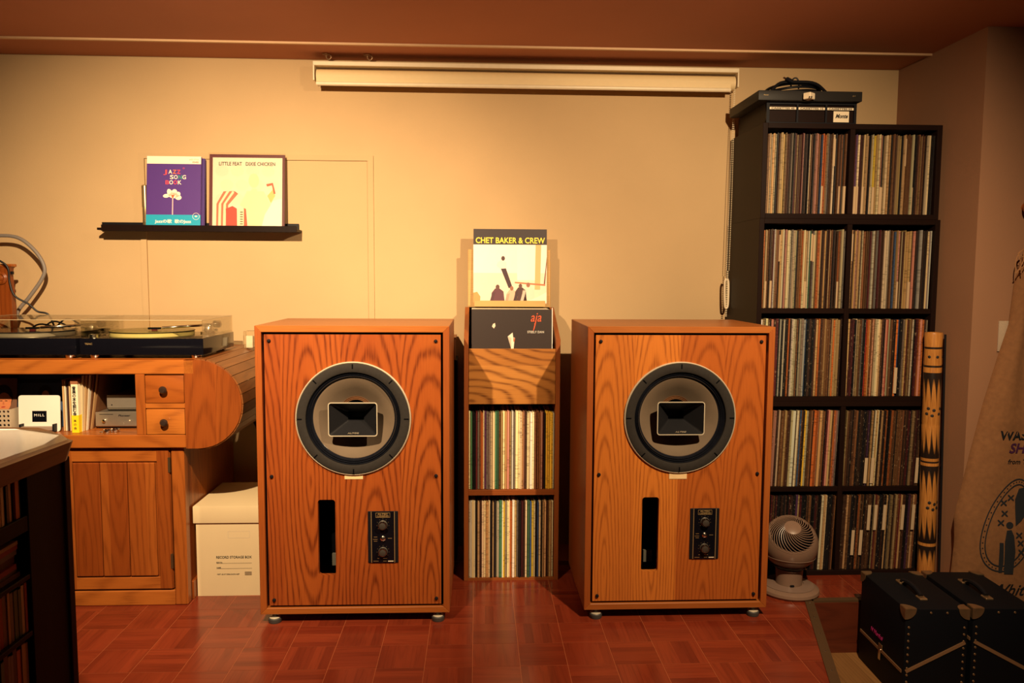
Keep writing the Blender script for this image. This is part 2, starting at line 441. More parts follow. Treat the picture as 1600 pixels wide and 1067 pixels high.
# step riser board and nosing strips
def along(a, b, wid, z0, z1, name, mat, off=0.0):
    a, b = Vector(a), Vector(b); t = (b-a).normalized(); n = Vector((-t.y, t.x))
    return prism(name, [a+n*(off-wid/2), b+n*(off-wid/2), b+n*(off+wid/2), a+n*(off+wid/2)], z0, z1, mat)
NOS = E0+ED*1.7
tr = struct(along(E0-ED*.014, NOS, .032, -.004, .0035, 'trim_1', M_brass))
for k in range(6):
    p = E0+ED*(.02+.13*k); lathe('nosing_screw', [(.0035, 0), (.003, .001), (0, .0015)], M_chrome, tr, (p.x, p.y, .0035), 10)
struct(along((E0.x+.01, .158), (XR-.005, .163), .028, -.004, .0035, 'trim_2', M_brass))
struct(along((E0.x+.004, .146), (XR+.6, .150), .012, ZL, -.004, 'trim_3', M_step))
struct(along(E0+Vector((.007, 0)), NOS+Vector((.007, 0)), .010, ZL, -.004, 'trim_4', M_step))
# walls, ceiling
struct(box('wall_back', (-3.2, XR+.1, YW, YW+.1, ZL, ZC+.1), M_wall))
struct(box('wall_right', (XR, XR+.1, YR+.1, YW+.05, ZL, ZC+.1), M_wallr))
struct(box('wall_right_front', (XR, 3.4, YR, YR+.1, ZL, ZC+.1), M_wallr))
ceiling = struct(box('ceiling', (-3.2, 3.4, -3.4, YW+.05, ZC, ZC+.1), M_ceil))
ct = bmesh.new(); addbox(ct, -3.2, XR, .545, .556, ZC-.008, ZC); addbox(ct, -3.2, XR, .564, .570, ZC-.005, ZC)
struct(link('trim_5', finish(ct, 'trim_5'), plain('ceiling_moulding', (.66, .43, .24), .6)))
# painted-over panel in the back wall: a shallow frame and field
pn = struct(plate('door_1', [(-1.552, 0), (-.556, 0), (-.556, 1.735), (-1.552, 1.735)], [[(-1.528, .02), (-1.528, 1.712), (-.580, 1.712), (-.580, .02)]], .008, M_wall, None, (0, YW-.008, 0)))
box('door_field', (-1.526, -.582, YW-.0035, YW+.001, .022, 1.710), M_wall, pn)

# ------------------------------------------------------------------ loudspeakers
def speaker(x, y, rot, label, seedtag):
    W, H, D, T, FT = .66, 1.0125, .46, .022, .035
    t = thing('loudspeaker', label, 'loudspeaker', (x, y, 0), rot, 'pair of wooden loudspeakers')
    z0, z1 = FT, FT+H; h = W/2
    def board(name, pts_xz, y0, y1, mat):   # mitred board: front outline in x,z
        bm = bmesh.new()
        A = [bm.verts.new((p[0], y0, p[1])) for p in pts_xz]; B = [bm.verts.new((p[0], y1, p[1])) for p in pts_xz]
        bm.faces.new(A[::-1]); bm.faces.new(B)
        for i in range(len(A)): bm.faces.new((A[i], A[(i+1) % 4], B[(i+1) % 4], B[i]))
        bmesh.ops.bevel(bm, geom=bm.edges[:], offset=.0012, segments=1, affect='EDGES')
        return link(name, finish(bm, name), mat, t)
    board('top_panel', [(-h, z1), (h, z1), (h-T, z1-T), (-h+T, z1-T)], 0, D, M_spkh)
    board('bottom_panel', [(-h, z0), (-h+T, z0+T), (h-T, z0+T), (h, z0)], 0, D, M_spkh)
    board('side_panel', [(-h, z0), (-h, z1), (-h+T, z1-T), (-h+T, z0+T)], 0, D, M_spkf)
    board('side_panel', [(h, z0), (h-T, z0+T), (h-T, z1-T), (h, z1)], 0, D, M_spkf)
    box('back_panel', (-h+T, h-T, D-.02, D-.002, z0+T, z1-T), M_black, t)
    g = .0080; bx = h-T-g; bz0, bz1 = z0+T+g, z1-T-g
    wz = .727; wr = .198
    port = rrect(-.127, -.067, .172, .442, .010)
    baf = plate('baffle', [(-bx, bz0), (bx, bz0), (bx, bz1), (-bx, bz1)], [circ(0, wz, .172, 64), port], .019, M_spkR if seedtag else M_spkL, t, (0, .006, 0))
    # black rebate behind the shadow gap
    plate('rebate_frame', [(-h+T, z0+T), (h-T, z0+T), (h-T, z1-T), (-h+T, z1-T)], [[(-h+T+.016, z0+T+.016), (h-T-.016, z0+T+.016), (h-T-.016, z1-T-.016), (-h+T+.016, z1-T-.016)]], .012, M_gap, t, (0, .027, 0))
    box('port_duct', (-.150, -.044, .16, .17, .15, .46), M_gap, t)
    box('port_damping', (-.098, -.066, .10, .112, .172, .215), plain('damping_cloth', (.10, .095, .075), .9), t)
    # driver
    dr = lathe('driver', [(wr, -.006), (wr, .006), (wr-.003, .009), (wr-.006, .006), (wr-.006, -.006)], M_rim, t, (0, .006, wz), 72, 'Y', closed=True)
    lathe('gasket', [(wr-.006, 0), (wr-.0055, .010), (wr-.010, .0125), (.166, .0125), (.162, .010), (.162, 0)], M_gasket, dr, (0, 0, 0), 72, 'Y')
    prof = [(.163, .008)]
    for k in range(12):
        rr = .162-.0016*k; prof.append((rr, .002+.003*math.sin(k*1.6)-.0004*k))
    prof += [(.142, -.008), (.139, -.010)]
    lathe('surround', prof, M_surr, dr, (0, 0, 0), 72, 'Y')
    lathe('cone', [(.140, -.009), (.135, -.010), (.10, -.036), (.06, -.068), (.052, -.074)], M_cone, dr, (0, 0, 0), 72, 'Y')
    lathe('coil_former', [(.060, -.070), (.058, -.058), (.055, -.063), (.053, -.056), (.050, -.061), (.048, -.056), (.046, -.070)], M_coil, dr, (0, 0, .010), 40, 'Y')
    for k in range(8):
        a = k*PI/4+PI/2
        o = cbox('bolt_slot', (.016, .004, .0042), M_gap, dr, (.182*math.cos(a), -.0115, .182*math.sin(a)), (0, -a, 0))
    # horn: open four-sided funnel with a thin bezel
    hw, hh = .081, .056
    bm = bmesh.new()
    def ringv(wx, hz, y, rad):
        return [bm.verts.new((p[0], y, p[1])) for p in rrect(-wx, wx, -hz, hz, rad, 3)]
    R0 = ringv(hw, hh, -.016, .008); R1 = ringv(.028, .017, .052, .004); R2 = ringv(.022, .012, .090, .003)
    R3 = ringv(hw+.002, hh+.002, -.014, .008); R4 = ringv(.032, .021, .092, .005)
    n = len(R0)
    for A, B in ((R0, R1), (R1, R2), (R3, R0), (R4, R3)):
        for i in range(n): bm.faces.new((A[i], A[(i+1) % n], B[(i+1) % n], B[i]))
    bm.faces.new(R2)
    horn = link('horn', finish(bm, 'horn'), M_horn, dr)
    plate('horn_bezel', rrect(-hw-.0028, hw+.0028, -hh-.0028, hh+.0028, .010), [rrect(-hw, hw, -hh, hh, .008)], .004, M_rim, dr, (0, -.0185, 0))
    text('horn_lettering', 'ALTEC', .0085, M_rim, dr, (0, -.0135, -.0505), .040, .02, 'CENTER', .2, (PI/2+.62, 0, 0))
    # screws
    for sx in (-.283, .283):
        for sz in (bz1-.022, (bz0+bz1)/2-.016, bz0+.020):
            lathe('screw', [(.0062, 0), (.0062, .004), (.004, .007), (0, .008)], M_black, t, (sx, .006, sz), 12, 'Y')
    # crossover control plate
    cp = box('control_plate', (.0455, .1505, .002, .0065, .217, .401), M_black, t, .0012)
    box('plate_face', (.0585, .1375, .0012, .0022, .218, .400), M_gloss, cp)
    for gx in (.0578, .1382): box('gold_stripe', (gx-.0012, gx+.0012, .0008, .0022, .218, .400), M_gold, cp)
    for kz in (.353, .258):
        kb = lathe('knob', [(.0165, 0), (.0165, .003), (.0145, .004), (.0135, .014), (.0115, .0155), (0, .0155)], plain('knob_grey', (.085, .075, .065), .35, .5), cp, (.098, .0012, kz), 28, 'Y')
        lathe('knob_ring', [(.0145, .0045), (.0140, .0165), (.0120, .0165)], M_chrome, cp, (.098, .0012, kz), 28, 'Y')
        for q in range(9):
            a = math.radians(-40+q*32.5); flat('dial_tick', [(.098+.021*math.cos(a)-.0006, kz+.021*math.sin(a)-.0006), (.098+.021*math.cos(a)+.0006, kz+.021*math.sin(a)-.0006), (.098+.021*math.cos(a)+.0006, kz+.021*math.sin(a)+.0009), (.098+.021*math.cos(a)-.0006, kz+.021*math.sin(a)+.0009)], M_gold, cp, .0008)
    lathe('toggle', [(.0095, 0), (.0095, .003), (.006, .005), (.005, .010), (.003, .011), (0, .011)], M_chrome, cp, (.098, .0012, .305), 20, 'Y')
    plate('emblem_frame', rrect(.073, .123, .379, .396, .001), [rrect(.0742, .1218, .3802, .3948, .001)], .0006, M_gold, cp, (0, .0006, 0))
    text('emblem_lettering', 'ALTEC', .0085, M_gold, cp, (.098, .0006, .3882), .036, .03, 'CENTER')
    text('emblem_lettering', 'LANSING', .0072, M_gold, cp, (.098, .0006, .3815), .040, .03, 'CENTER')
    for (tx, tz, ww) in ((.063, .3005, .016), (.066, .309, .012), (.066, .294, .012), (.115, .304, .014), (.078, .232, .006), (.098, .232, .014), (.064, .2225, .018), (.098, .2225, .012)):
        flat('print_line', rrect(tx, tx+ww, tz, tz+.0016), M_gold, cp, .0008)
    flat('print_bar', rrect(.115, .134, .2215, .2245), M_cream, cp, .0008)
    # feet
    for sx in (-.285, .288):
        for sy in (.020, .41):
            ft = lathe('foot', [(.0, 0), (.021, 0), (.0225, .003), (.0225, .015), (.020, .018), (.009, .018), (.009, FT), (0, FT)], M_rubber, t, (sx, sy, 0), 28)
            lathe('foot_cap', [(.0195, .0182), (.0170, .0205), (.0095, .0212)], M_rim, ft, (0, 0, 0), 28)
    tz = .508 if seedtag else .515
    box('paper_tag', (-.033, .030, .0045, .006, tz, tz+.020), M_tag, t, label='blank yellowed paper tag')
    return t
speaker(-.5306, .017, -.0048, 'oak loudspeaker beside the white storage box, with reddish cathedral-grain baffle', 0)
speaker(.6066, .020, .0014, 'oak loudspeaker beside the small fan, with lighter orange striped baffle', 1)

# ------------------------------------------------------------------ records
SPINE = None
def spine_mesh():
    bm = bmesh.new(); pr = [(0, .004), (.22, 0), (.78, 0), (1, .004), (1, .312), (0, .312)]
    A = [bm.verts.new((p[0], p[1], 0)) for p in pr]; B = [bm.verts.new((p[0], p[1], .314)) for p in pr]
    for k, (x, dz) in enumerate(zip((0, 1, 2, 3), (-.003, 0, 0, -.003))): B[k].co.z += dz
    bm.faces.new(A[::-1]); bm.faces.new(B)
    for i in range(6): bm.faces.new((A[i], A[(i+1) % 6], B[(i+1) % 6], B[i]))
    me = finish(bm, 'record'); me.materials.append(M_sleeve); return me
SPINE = spine_mesh()
OBI = None
bm = bmesh.new(); addbox(bm, -.02, 1.02, -.0012, .02, 0, 1); OBI = finish(bm, 'obi_strip'); OBI.materials.append(plain('obi_paper', (.42, .29, .165), .75, vary=.12))
PAL = {
 'cream': (225, 205, 165), 'tan': (196, 158, 108), 'brown': (120, 78, 48), 'dark brown': (66, 42, 32), 'black': (24, 22, 26),
 'white': (236, 226, 204), 'red': (160, 48, 36), 'orange': (206, 108, 48), 'yellow': (224, 184, 60), 'blue': (58, 84, 128),
 'green': (62, 104, 74), 'pink': (206, 140, 120), 'grey': (128, 116, 106), 'purple': (92, 56, 96), 'maroon': (92, 34, 36)}
MIXES = {
 'bright': ['cream']*9+['tan']*8+['white']*5+['brown']*3+['black']*6+['dark brown']*3+['pink', 'pink', 'grey', 'green', 'orange', 'maroon', 'grey'],
 'warm': ['cream']*4+['tan']*10+['brown']*10+['dark brown']*7+['black']*6+['white']+['orange', 'maroon', 'grey', 'pink', 'maroon', 'grey'],
 'dim': ['tan']*4+['brown']*9+['dark brown']*12+['black']*12+['maroon']*3+['cream', 'purple', 'orange', 'grey']}  # 'dim': more dark sleeves, standing in for shade on the lowest rows
ORD = ('first second third fourth fifth sixth seventh eighth ninth tenth eleventh twelfth thirteenth fourteenth fifteenth sixteenth seventeenth eighteenth nineteenth').split()
TENS = {2: 'twenty', 3: 'thirty', 4: 'forty', 5: 'fifty'}
def ordinal(k):
    if k <= 19: return ORD[k-1]
    a, b = divmod(k, 10)
    if b == 0: return TENS[a][:-1]+'ieth'
    return TENS[a]+'-'+ORD[b-1]
def lay(x0, x1, mixname, tmin=.0045, tmax=.0125, seed=0, mean=None):
    R = random.Random(seed); out = []; x = x0
    while x < x1-.004:
        tk = R.uniform(tmin, tmax)*(1.25 if R.random() < .12 else 1)
        tk = min(tk, x1-x)
        nm = R.choice(MIXES[mixname]); out.append((x, tk, nm)); x += tk
    return out
def jitter(nm, R, g=1.0):
    c = PAL[nm]; k = R.uniform(.55, .92)*g
    return (lin(min(255, c[0]*k*R.uniform(.95, 1.05))), lin(min(255, c[1]*k)), lin(min(255, c[2]*k*R.uniform(.92, 1.05))), 1)
count_ind = 0
def bay(x0, x1, y, z, mixname, where, group, seed, lean=0.0, obis=0, special=None, n_tabs=()):
    """one bay of records, each its own object; lean = sideways lean of the row (radians)"""
    global count_ind
    R = random.Random(seed+100); L = math.sin(lean)*.314
    recs = lay(x0, x1-L, mixname, .0046, .0097, seed)
    if special:
        for k, nm in special.items():
            if k < len(recs): recs[k] = (recs[k][0], recs[k][1], nm)
    pick = set(R.sample(range(len(recs)), min(obis, len(recs))))
    for k, (x, tk, nm) in enumerate(recs):
        o = bpy.data.objects.new('record', SPINE); COL.objects.link(o)
        o.location = (x, y+R.uniform(0, .010), z+R.uniform(0, .0008)); o.scale = (tk*.97, 1, R.uniform(.975, 1.0))
        o.rotation_euler = (0, lean, 0)
        o.color = jitter(nm, R, 1.38 if mixname == 'bright' else 1.0)
        tag(o, '%s record sleeve, %s from left, %s' % (nm, ordinal(k+1), where), 'record', group)
        if k in pick:
            b = bpy.data.objects.new('obi_strip', OBI); COL.objects.link(b); b.parent = o
            b.scale = (1, 1, .108); b.location = (0, 0, .001 if R.random() < .75 else .19)
        count_ind += 1
    return recs

# ------------------------------------------------------------------ record rack between the loudspeakers
rk = thing('record_rack', 'narrow wooden record rack standing between the two loudspeakers', 'rack', (0, 0, 0))
YF, YB = .385, .715
def side(x0, x1):
    bm = bmesh.new(); pr = [(YF, 0), (YF, .972), (YF+.05, .990), (.67, 1.086), (YB, 1.086), (YB, 0)]
    A = [bm.verts.new((x0, p[0], p[1])) for p in pr]; B = [bm.verts.new((x1, p[0], p[1])) for p in pr]
    bm.faces.new(A[::-1]); bm.faces.new(B)
    for i in range(6): bm.faces.new((A[i], A[(i+1) % 6], B[(i+1) % 6], B[i]))
    bmesh.ops.bevel(bm, geom=bm.edges[:], offset=.001, segments=1, affect='EDGES')
    return link('side_panel', finish(bm, 'side_panel'), M_rackv, rk)
side(-.157, -.139); side(.204, .222)
box('bottom_board', (-.139, .204, YF+.004, YB, 0, .009), M_rackh, rk)
box('shelf_board', (-.139, .204, YF+.002, YB-.015, .349, .371), M_rackh, rk, .001)
box('front_panel', (-.138, .203, YF+.001, YF+.017, .716, .935), M_walnut, rk, .001)
box('bin_floor', (-.139, .204, YF+.017, YB-.015, .755, .772), M_rackh, rk)
box('back_panel', (-.139, .204, YB-.015, YB, 0, 1.086), M_dark, rk)
box('display_board', (-.145, .206, .690, .700, 1.086, 1.332), M_pale, rk, .001)
for sx in (-.13, .18): box('display_cleat', (sx, sx+.03, .700, .713, .98, 1.28), M_pale, rk)
box('display_ledge', (-.118, .182, .640, .690, 1.090, 1.102), M_pale, rk, .001)
box('display_lip', (-.118, .182, .634, .641, 1.090, 1.116), M_pale, rk, .001)
bay(-.138, .2035, YF+.006, .372, 'bright', 'upper shelf of the wooden rack', 'records on the upper shelf of the rack', 3,
    special={0: 'cream', 4: 'maroon', 7: 'orange', 9: 'purple', 10: 'grey', 11: 'grey', 14: 'green', 15: 'green', 24: 'cream', 25: 'cream', 27: 'tan', 40: 'yellow', 41: 'yellow', 42: 'yellow', 43: 'yellow', 38: 'maroon', 39: 'black'})
bay(-.138, .2035, YF+.006, .0095, 'bright', 'lower shelf of the wooden rack', 'records on the lower shelf of the rack', 9,
    special={3: 'cream', 9: 'tan', 14: 'cream', 15: 'white', 18: 'yellow', 20: 'cream', 21: 'cream', 31: 'blue', 32: 'yellow', 35: 'blue'})

def album(name, label, loc, lean, w=.315, h=.315, th=.004, mat=None, rotz=0, cat='record', group=None):
    t = thing(name, label, cat, loc, rotz, group); t.rotation_euler = (-lean, 0, rotz)
    box('sleeve', (-w/2, w/2, 0, th, 0, h), mat or M_white, t, .0008)
    return t
# sleeves standing in the bin, the front one dark with a red script title
bin_cols = ['cream', 'white', 'tan', 'white', 'cream', 'brown', 'white', 'grey', 'cream', 'white', 'black', 'cream', 'tan', 'white']
for k, nm in enumerate(bin_cols):
    R = random.Random(900+k)
    t = tag(box('record', (-.157+R.uniform(-.003, .003), .157, 0, .006, 0, .313), plain('sleeve_'+nm.replace(' ', '_'), srgb(*PAL[nm]), .5)),
            '%s sleeve, %s behind the dark front sleeve in the rack bin' % (nm, ordinal(k+1)), 'record', 'sleeves in the top bin of the rack')
    t.location = (.032, .433+k*.0145, .773); t.rotation_euler = (math.radians(-4-k*.15), 0, 0)
aj = album('record', 'dark brown sleeve with an orange script title, front of the rack bin', (.031, .410, .773), math.radians(3.5), .318, .316, .005, ink(44, 28, 26))
text('title', 'aja', .052, ink(232, 92, 48), aj, (.074, -.0006, .268), .042, .002, 'LEFT', .25)
flat('title_stroke', [(.092, .262), (.097, .264), (.091, .240), (.084, .226), (.087, .240)], ink(232, 92, 48), aj, -.0006)
text('artist', 'STEELY DAN', .0130, M_white, aj, (.062, -.0006, .222), .066, .006)
flat('print_patch', [(-.074, .258), (-.066, .262), (-.064, .250), (-.070, .240), (-.078, .248)], ink(236, 214, 196), aj, -.0006)
flat('print_patch', [(-.016, .208), (.004, .224), (.006, .205), (.012, .204), (.008, .16), (-.002, .16), (.0, .204)], ink(246, 234, 216), aj, -.0006)
flat('print_patch', [(.006, .204), (.014, .202), (.011, .188), (.007, .188)], ink(226, 110, 60), aj, -.0006)
plate('outer_film', [(-.162, 0), (.164, 0), (.164, .322), (-.162, .322)], [], .0004, M_film, aj, (0, -.0022, 0))
box('film_edge', (.1595, .1625, -.0026, -.0020, 0, .322), M_white, aj)
# album shown on the ledge: black title band over a pale picture (plain stand-in picture)
ch = album('record', 'album with yellow title on black band, shown on top of the rack', (.034, .662, 1.1025), math.radians(3), .312, .316, .004, ink(250, 236, 222))
flat('title_band', rrect(-.156, .156, .250, .316), ink(40, 22, 26), ch, -.0005)
text('title', 'CHET BAKER & CREW', .034, ink(246, 226, 70), ch, (0, -.0009, .2565), .294, .018, 'CENTER')
pic = lambda pts, col, y=-.0006: flat('print_patch', pts, ink(*col), ch, y)
pic(rrect(-.156, .156, .13, .25), (253, 238, 226)); pic(rrect(-.156, .156, .0, .13), (247, 219, 196))
pic([(.03, .10), (.11, .10), (.115, .25), (.028, .25)], (255, 247, 232), -.0008)
pic([(.105, .06), (.128, .06), (.132, .25), (.108, .25)], (232, 178, 120), -.0010)
pic([(.143, .08), (.149, .08), (.156, .17), (.156, .20)], (120, 66, 48), -.0010)
pic([(.02, .093), (.15, .083), (.15, .076), (.02, .087)], (206, 112, 72), -.0011)
for cx, cz, s, col in ((-.052, .03, 1.0, (92, 46, 62)), (.008, .025, .9, (222, 176, 150)), (.045, .035, .9, (70, 38, 40)), (.078, .04, .95, (238, 214, 196))):
    pic([(cx-.03*s, cz-.028), (cx+.03*s, cz-.028), (cx+.024*s, cz+.022), (cx+.008*s, cz+.034), (cx-.012*s, cz+.034), (cx-.026*s, cz+.016)], col, -.0012)
    pic(circ(cx-.001, cz+.040, .0085*s, 12, .011*s), (150, 96, 74) if col[0] > 100 else (96, 58, 50), -.0014)
    pic([(cx-.036*s, cz-.028), (cx-.022*s, cz-.028), (cx-.010*s, cz+.020), (cx-.024*s, cz+.014)], tuple(int(v*.85) for v in col), -.0013)
pic([(-.040, .150), (-.018, .150), (.010, .070), (-.006, .066)], (58, 28, 40), -.0013)
pic([(-.052, .176), (-.036, .186), (-.016, .178), (-.016, .150), (-.042, .148), (-.058, .162)], (250, 226, 214), -.0014)
pic(circ(-.030, .192, .008, 12, .010), (72, 40, 40), -.0015)
pic([(-.156, .0), (-.128, .0), (-.126, .03), (-.140, .05), (-.156, .046)], (206, 146, 84), -.0012)
pic([(.05, .0), (.156, .0), (.156, .05), (.12, .03)], (252, 232, 214), -.0013)

# ------------------------------------------------------------------ dark record shelf of three stacked units
def unit(x0, x1, z0, z1, rows, label, y0=.400):
    t = thing('record_shelf', label, 'shelf', ((x0+x1)/2, y0, z0), 0, 'stacked dark record shelves')
    w = (x1-x0)/2; H = z1-z0; D = .385; T = .020
    box('side_panel', (-w, -w+T, 0, D, 0, H), M_dark, t, .001); box('side_panel', (w-T, w, 0, D, 0, H), M_dark, t, .001)
    box('top_board', (-w+T, w-T, .0005, D, H-T, H), M_darkh, t, .001); box('bottom_board', (-w+T, w-T, .0005, D, 0, T), M_darkh, t, .001)
    box('back_panel', (-w+T, w-T, D-.008, D, T, H-T), M_gap, t)
    box('divider', (-.010, .010, .002, D-.008, T, H-T), M_dark, t, .001)
    for k in range(1, rows):
        z = H*k/rows
        for s in (-1, 1): box('shelf_board', ((-w+T if s < 0 else .010), (-.010 if s < 0 else w-T), .003, D-.008, z-.010, z+.010), M_darkh, t, .001)
    return t
unit(1.016, 1.736, 0, .722, 2, 'dark two-row record shelf on the floor behind the fan')
unit(1.006, 1.738, .722, 1.452, 2, 'dark two-row record shelf, middle of the tall stack')
unit(1.008, 1.728, 1.452, 1.822, 1, 'dark one-row record shelf, topmost of the tall stack')
ROWS = {1: (1.472, 1.008, 1.728), 2: (1.097, 1.006, 1.738), 3: (.742, 1.006, 1.738), 4: (.371, 1.016, 1.736), 5: (.020, 1.016, 1.736)}
def bays(row):
    z, x0, x1 = ROWS[row]; c = (x0+x1)/2
    return z, ((x0+.021, c-.011), (c+.011, x1-.021))
names = {1: 'top', 2: 'second'}
for row, mixes, lean, obi in ((1, ('warm', 'warm'), .012, (4, 9)), (2, ('warm', 'warm'), .010, (7, 3))):
    z, (bl, br) = bays(row)
    for k, b in enumerate((bl, br)):
        bay(b[0], b[1], .408, z+.0005, mixes[k], '%s row, %s bay of dark shelf' % (names[row], ('left', 'right')[k]),
            'records in the %s row of the dark shelf, %s bay' % (names[row], ('left', 'right')[k]), 40+row*2+k, lean, obi[k],
            special={(1, 0): {2: 'cream', 30: 'blue', 31: 'orange', 32: 'orange'}, (1, 1): {0: 'maroon', 1: 'purple', 11: 'yellow', 12: 'tan'}, (2, 0): {0: 'orange', 27: 'green', 16: 'cream', 15: 'cream'}, (2, 1): {24: 'blue', 25: 'blue'}}[(row, k)])
# the three lowest rows: joined, beyond the countable three hundred
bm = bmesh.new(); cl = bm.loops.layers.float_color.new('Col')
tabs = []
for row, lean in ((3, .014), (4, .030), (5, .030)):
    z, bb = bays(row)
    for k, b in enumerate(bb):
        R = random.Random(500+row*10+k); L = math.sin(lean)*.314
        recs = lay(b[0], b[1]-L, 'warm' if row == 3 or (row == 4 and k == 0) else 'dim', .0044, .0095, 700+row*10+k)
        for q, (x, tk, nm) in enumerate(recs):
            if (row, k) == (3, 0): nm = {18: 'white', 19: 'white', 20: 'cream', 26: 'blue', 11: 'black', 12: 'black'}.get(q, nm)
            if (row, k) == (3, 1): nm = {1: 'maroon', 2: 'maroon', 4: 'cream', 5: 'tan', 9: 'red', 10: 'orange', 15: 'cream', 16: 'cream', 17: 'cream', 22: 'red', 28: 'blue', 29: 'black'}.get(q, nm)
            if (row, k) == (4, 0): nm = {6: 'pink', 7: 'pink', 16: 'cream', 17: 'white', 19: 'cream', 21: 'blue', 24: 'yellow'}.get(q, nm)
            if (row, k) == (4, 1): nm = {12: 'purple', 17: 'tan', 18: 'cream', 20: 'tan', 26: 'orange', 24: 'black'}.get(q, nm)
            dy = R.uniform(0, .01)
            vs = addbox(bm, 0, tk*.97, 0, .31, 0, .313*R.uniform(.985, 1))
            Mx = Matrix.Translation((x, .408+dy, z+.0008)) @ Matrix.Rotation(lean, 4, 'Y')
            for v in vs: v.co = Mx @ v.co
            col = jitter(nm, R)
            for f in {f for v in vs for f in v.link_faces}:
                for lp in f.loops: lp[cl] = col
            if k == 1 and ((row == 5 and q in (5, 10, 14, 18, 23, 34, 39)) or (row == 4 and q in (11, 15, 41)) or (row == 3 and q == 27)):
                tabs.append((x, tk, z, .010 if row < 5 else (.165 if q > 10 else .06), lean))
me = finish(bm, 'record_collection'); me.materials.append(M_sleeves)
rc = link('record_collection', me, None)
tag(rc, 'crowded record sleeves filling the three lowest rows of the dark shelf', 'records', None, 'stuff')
M_tab = plain('tab_paper', (.48, .36, .23), .7)
for x, tk, z, dz, lean in tabs:
    o = cbox('paper_tab', (.0125, .001, .105), M_tab, rc, (x+.006+math.sin(lean)*(dz+.06), .4055, z+dz+.055), (0, lean, 0))
    for q in range(3): pass
bm = bmesh.new()

# ------------------------------------------------------------------ things on top of the dark shelf
cc = thing('cassette_case', 'dark wooden cassette case with three drawers on the dark shelf', 'case', (1.205, .415, 1.822))
box('body', (-.180, .180, .012, .33, 0, .082), M_darkh, cc, .001)
plate('face_frame', [(-.180, 0), (.180, 0), (.180, .082), (-.180, .082)], [rrect(-.168+.115*k, -.060+.115*k, .006, .074) for k in range(3)], .012, M_black, cc)
for k in range(3):
    x0 = -.167+.115*k
    dw = box('drawer', (x0, x0+.106, .004, .011, .007, .052), M_darkh, cc, .0008)
    st = box('label_strip', (x0, x0+.106, .003, .0045, .055, .064), M_cream, cc)
    text('label_lettering', 'CASSETTES %s' % ('45', '15', '55')[k], .009, M_ink, st, (x0+.053, .0025, .0563), .092, .02, 'CENTER')
cd = box('card', (.088, .150, .000, .002, .008, .050), M_cream, cc)
text('card_lettering', 'Monte', .022, M_ink, cd, (.119, -.0006, .024), .05, .03, 'CENTER', .4)
sl = thing('disc_player', 'flat dark player slab lying on the cassette case', 'player', (1.186, .385, 1.904))
box('body', (-.205, .205, 0, .35, 0, .038), plain('dark_player', (.018, .016, .015), .45, spec=.15), sl, .003, 2)
text('lettering', 'Pioneer', .006, M_gold, sl, (-.185, -.0006, .018)); text('lettering', 'LD-7', .006, M_gold, sl, (.165, -.0006, .018))
cu = bpy.data.objects
pts = []
for k in range(5):
    for q in range(16):
        a = 2*PI*q/16
        pts.append((1.185+(.105+.006*math.sin(k*2.1))*math.cos(a)+.004*math.sin(3*a+k), .56+.075*math.sin(a)+.006*math.sin(k), 1.950+.0095*k+.004*math.sin(2*a+k*1.3)))
tag(tube('cable_coil', pts, .0055, M_cable, None, 8, 3), 'black power cable coiled on top of the flat player', 'cable')
co = bpy.data.objects[-1] if False else None
coil = [o for o in COL.objects if o.name.startswith('cable_coil')][0]
tube('cable_loop', [(1.165, .53, 1.985), (1.163, .525, 2.006), (1.172, .522, 2.022), (1.184, .520, 2.022), (1.192, .518, 2.004), (1.190, .515, 1.980)], .0032, M_cable, coil, 8, 5)
tube('cable_tie', [(1.06, .48, 1.955), (1.10, .475, 1.992), (1.17, .47, 1.996), (1.24, .47, 1.990), (1.30, .49, 1.955)], .006, M_cable, coil, 8, 5)
cbox('plug', (.028, .016, .014), M_black, coil, (1.128, .462, 2.000), (0, .35, .2), .002)
for dz in (-.003, .004): cbox('plug_pin', (.012, .0015, .004), M_chrome, coil, (1.110, .459+dz, 2.007), (0, .35, .2))
ad = thing('adapter', 'small cream cube adapter hanging at the front of the player', 'adapter', (1.172, .352, 1.904))
cbox('cube', (.036, .030, .024), M_cream, ad, (0, .015, .013), (0, 0, math.radians(38)), .002)
for q in (-.006, .002): box('pin', (q-.004, q-.001, -.012, -.008, .002, .008), M_ink, ad)

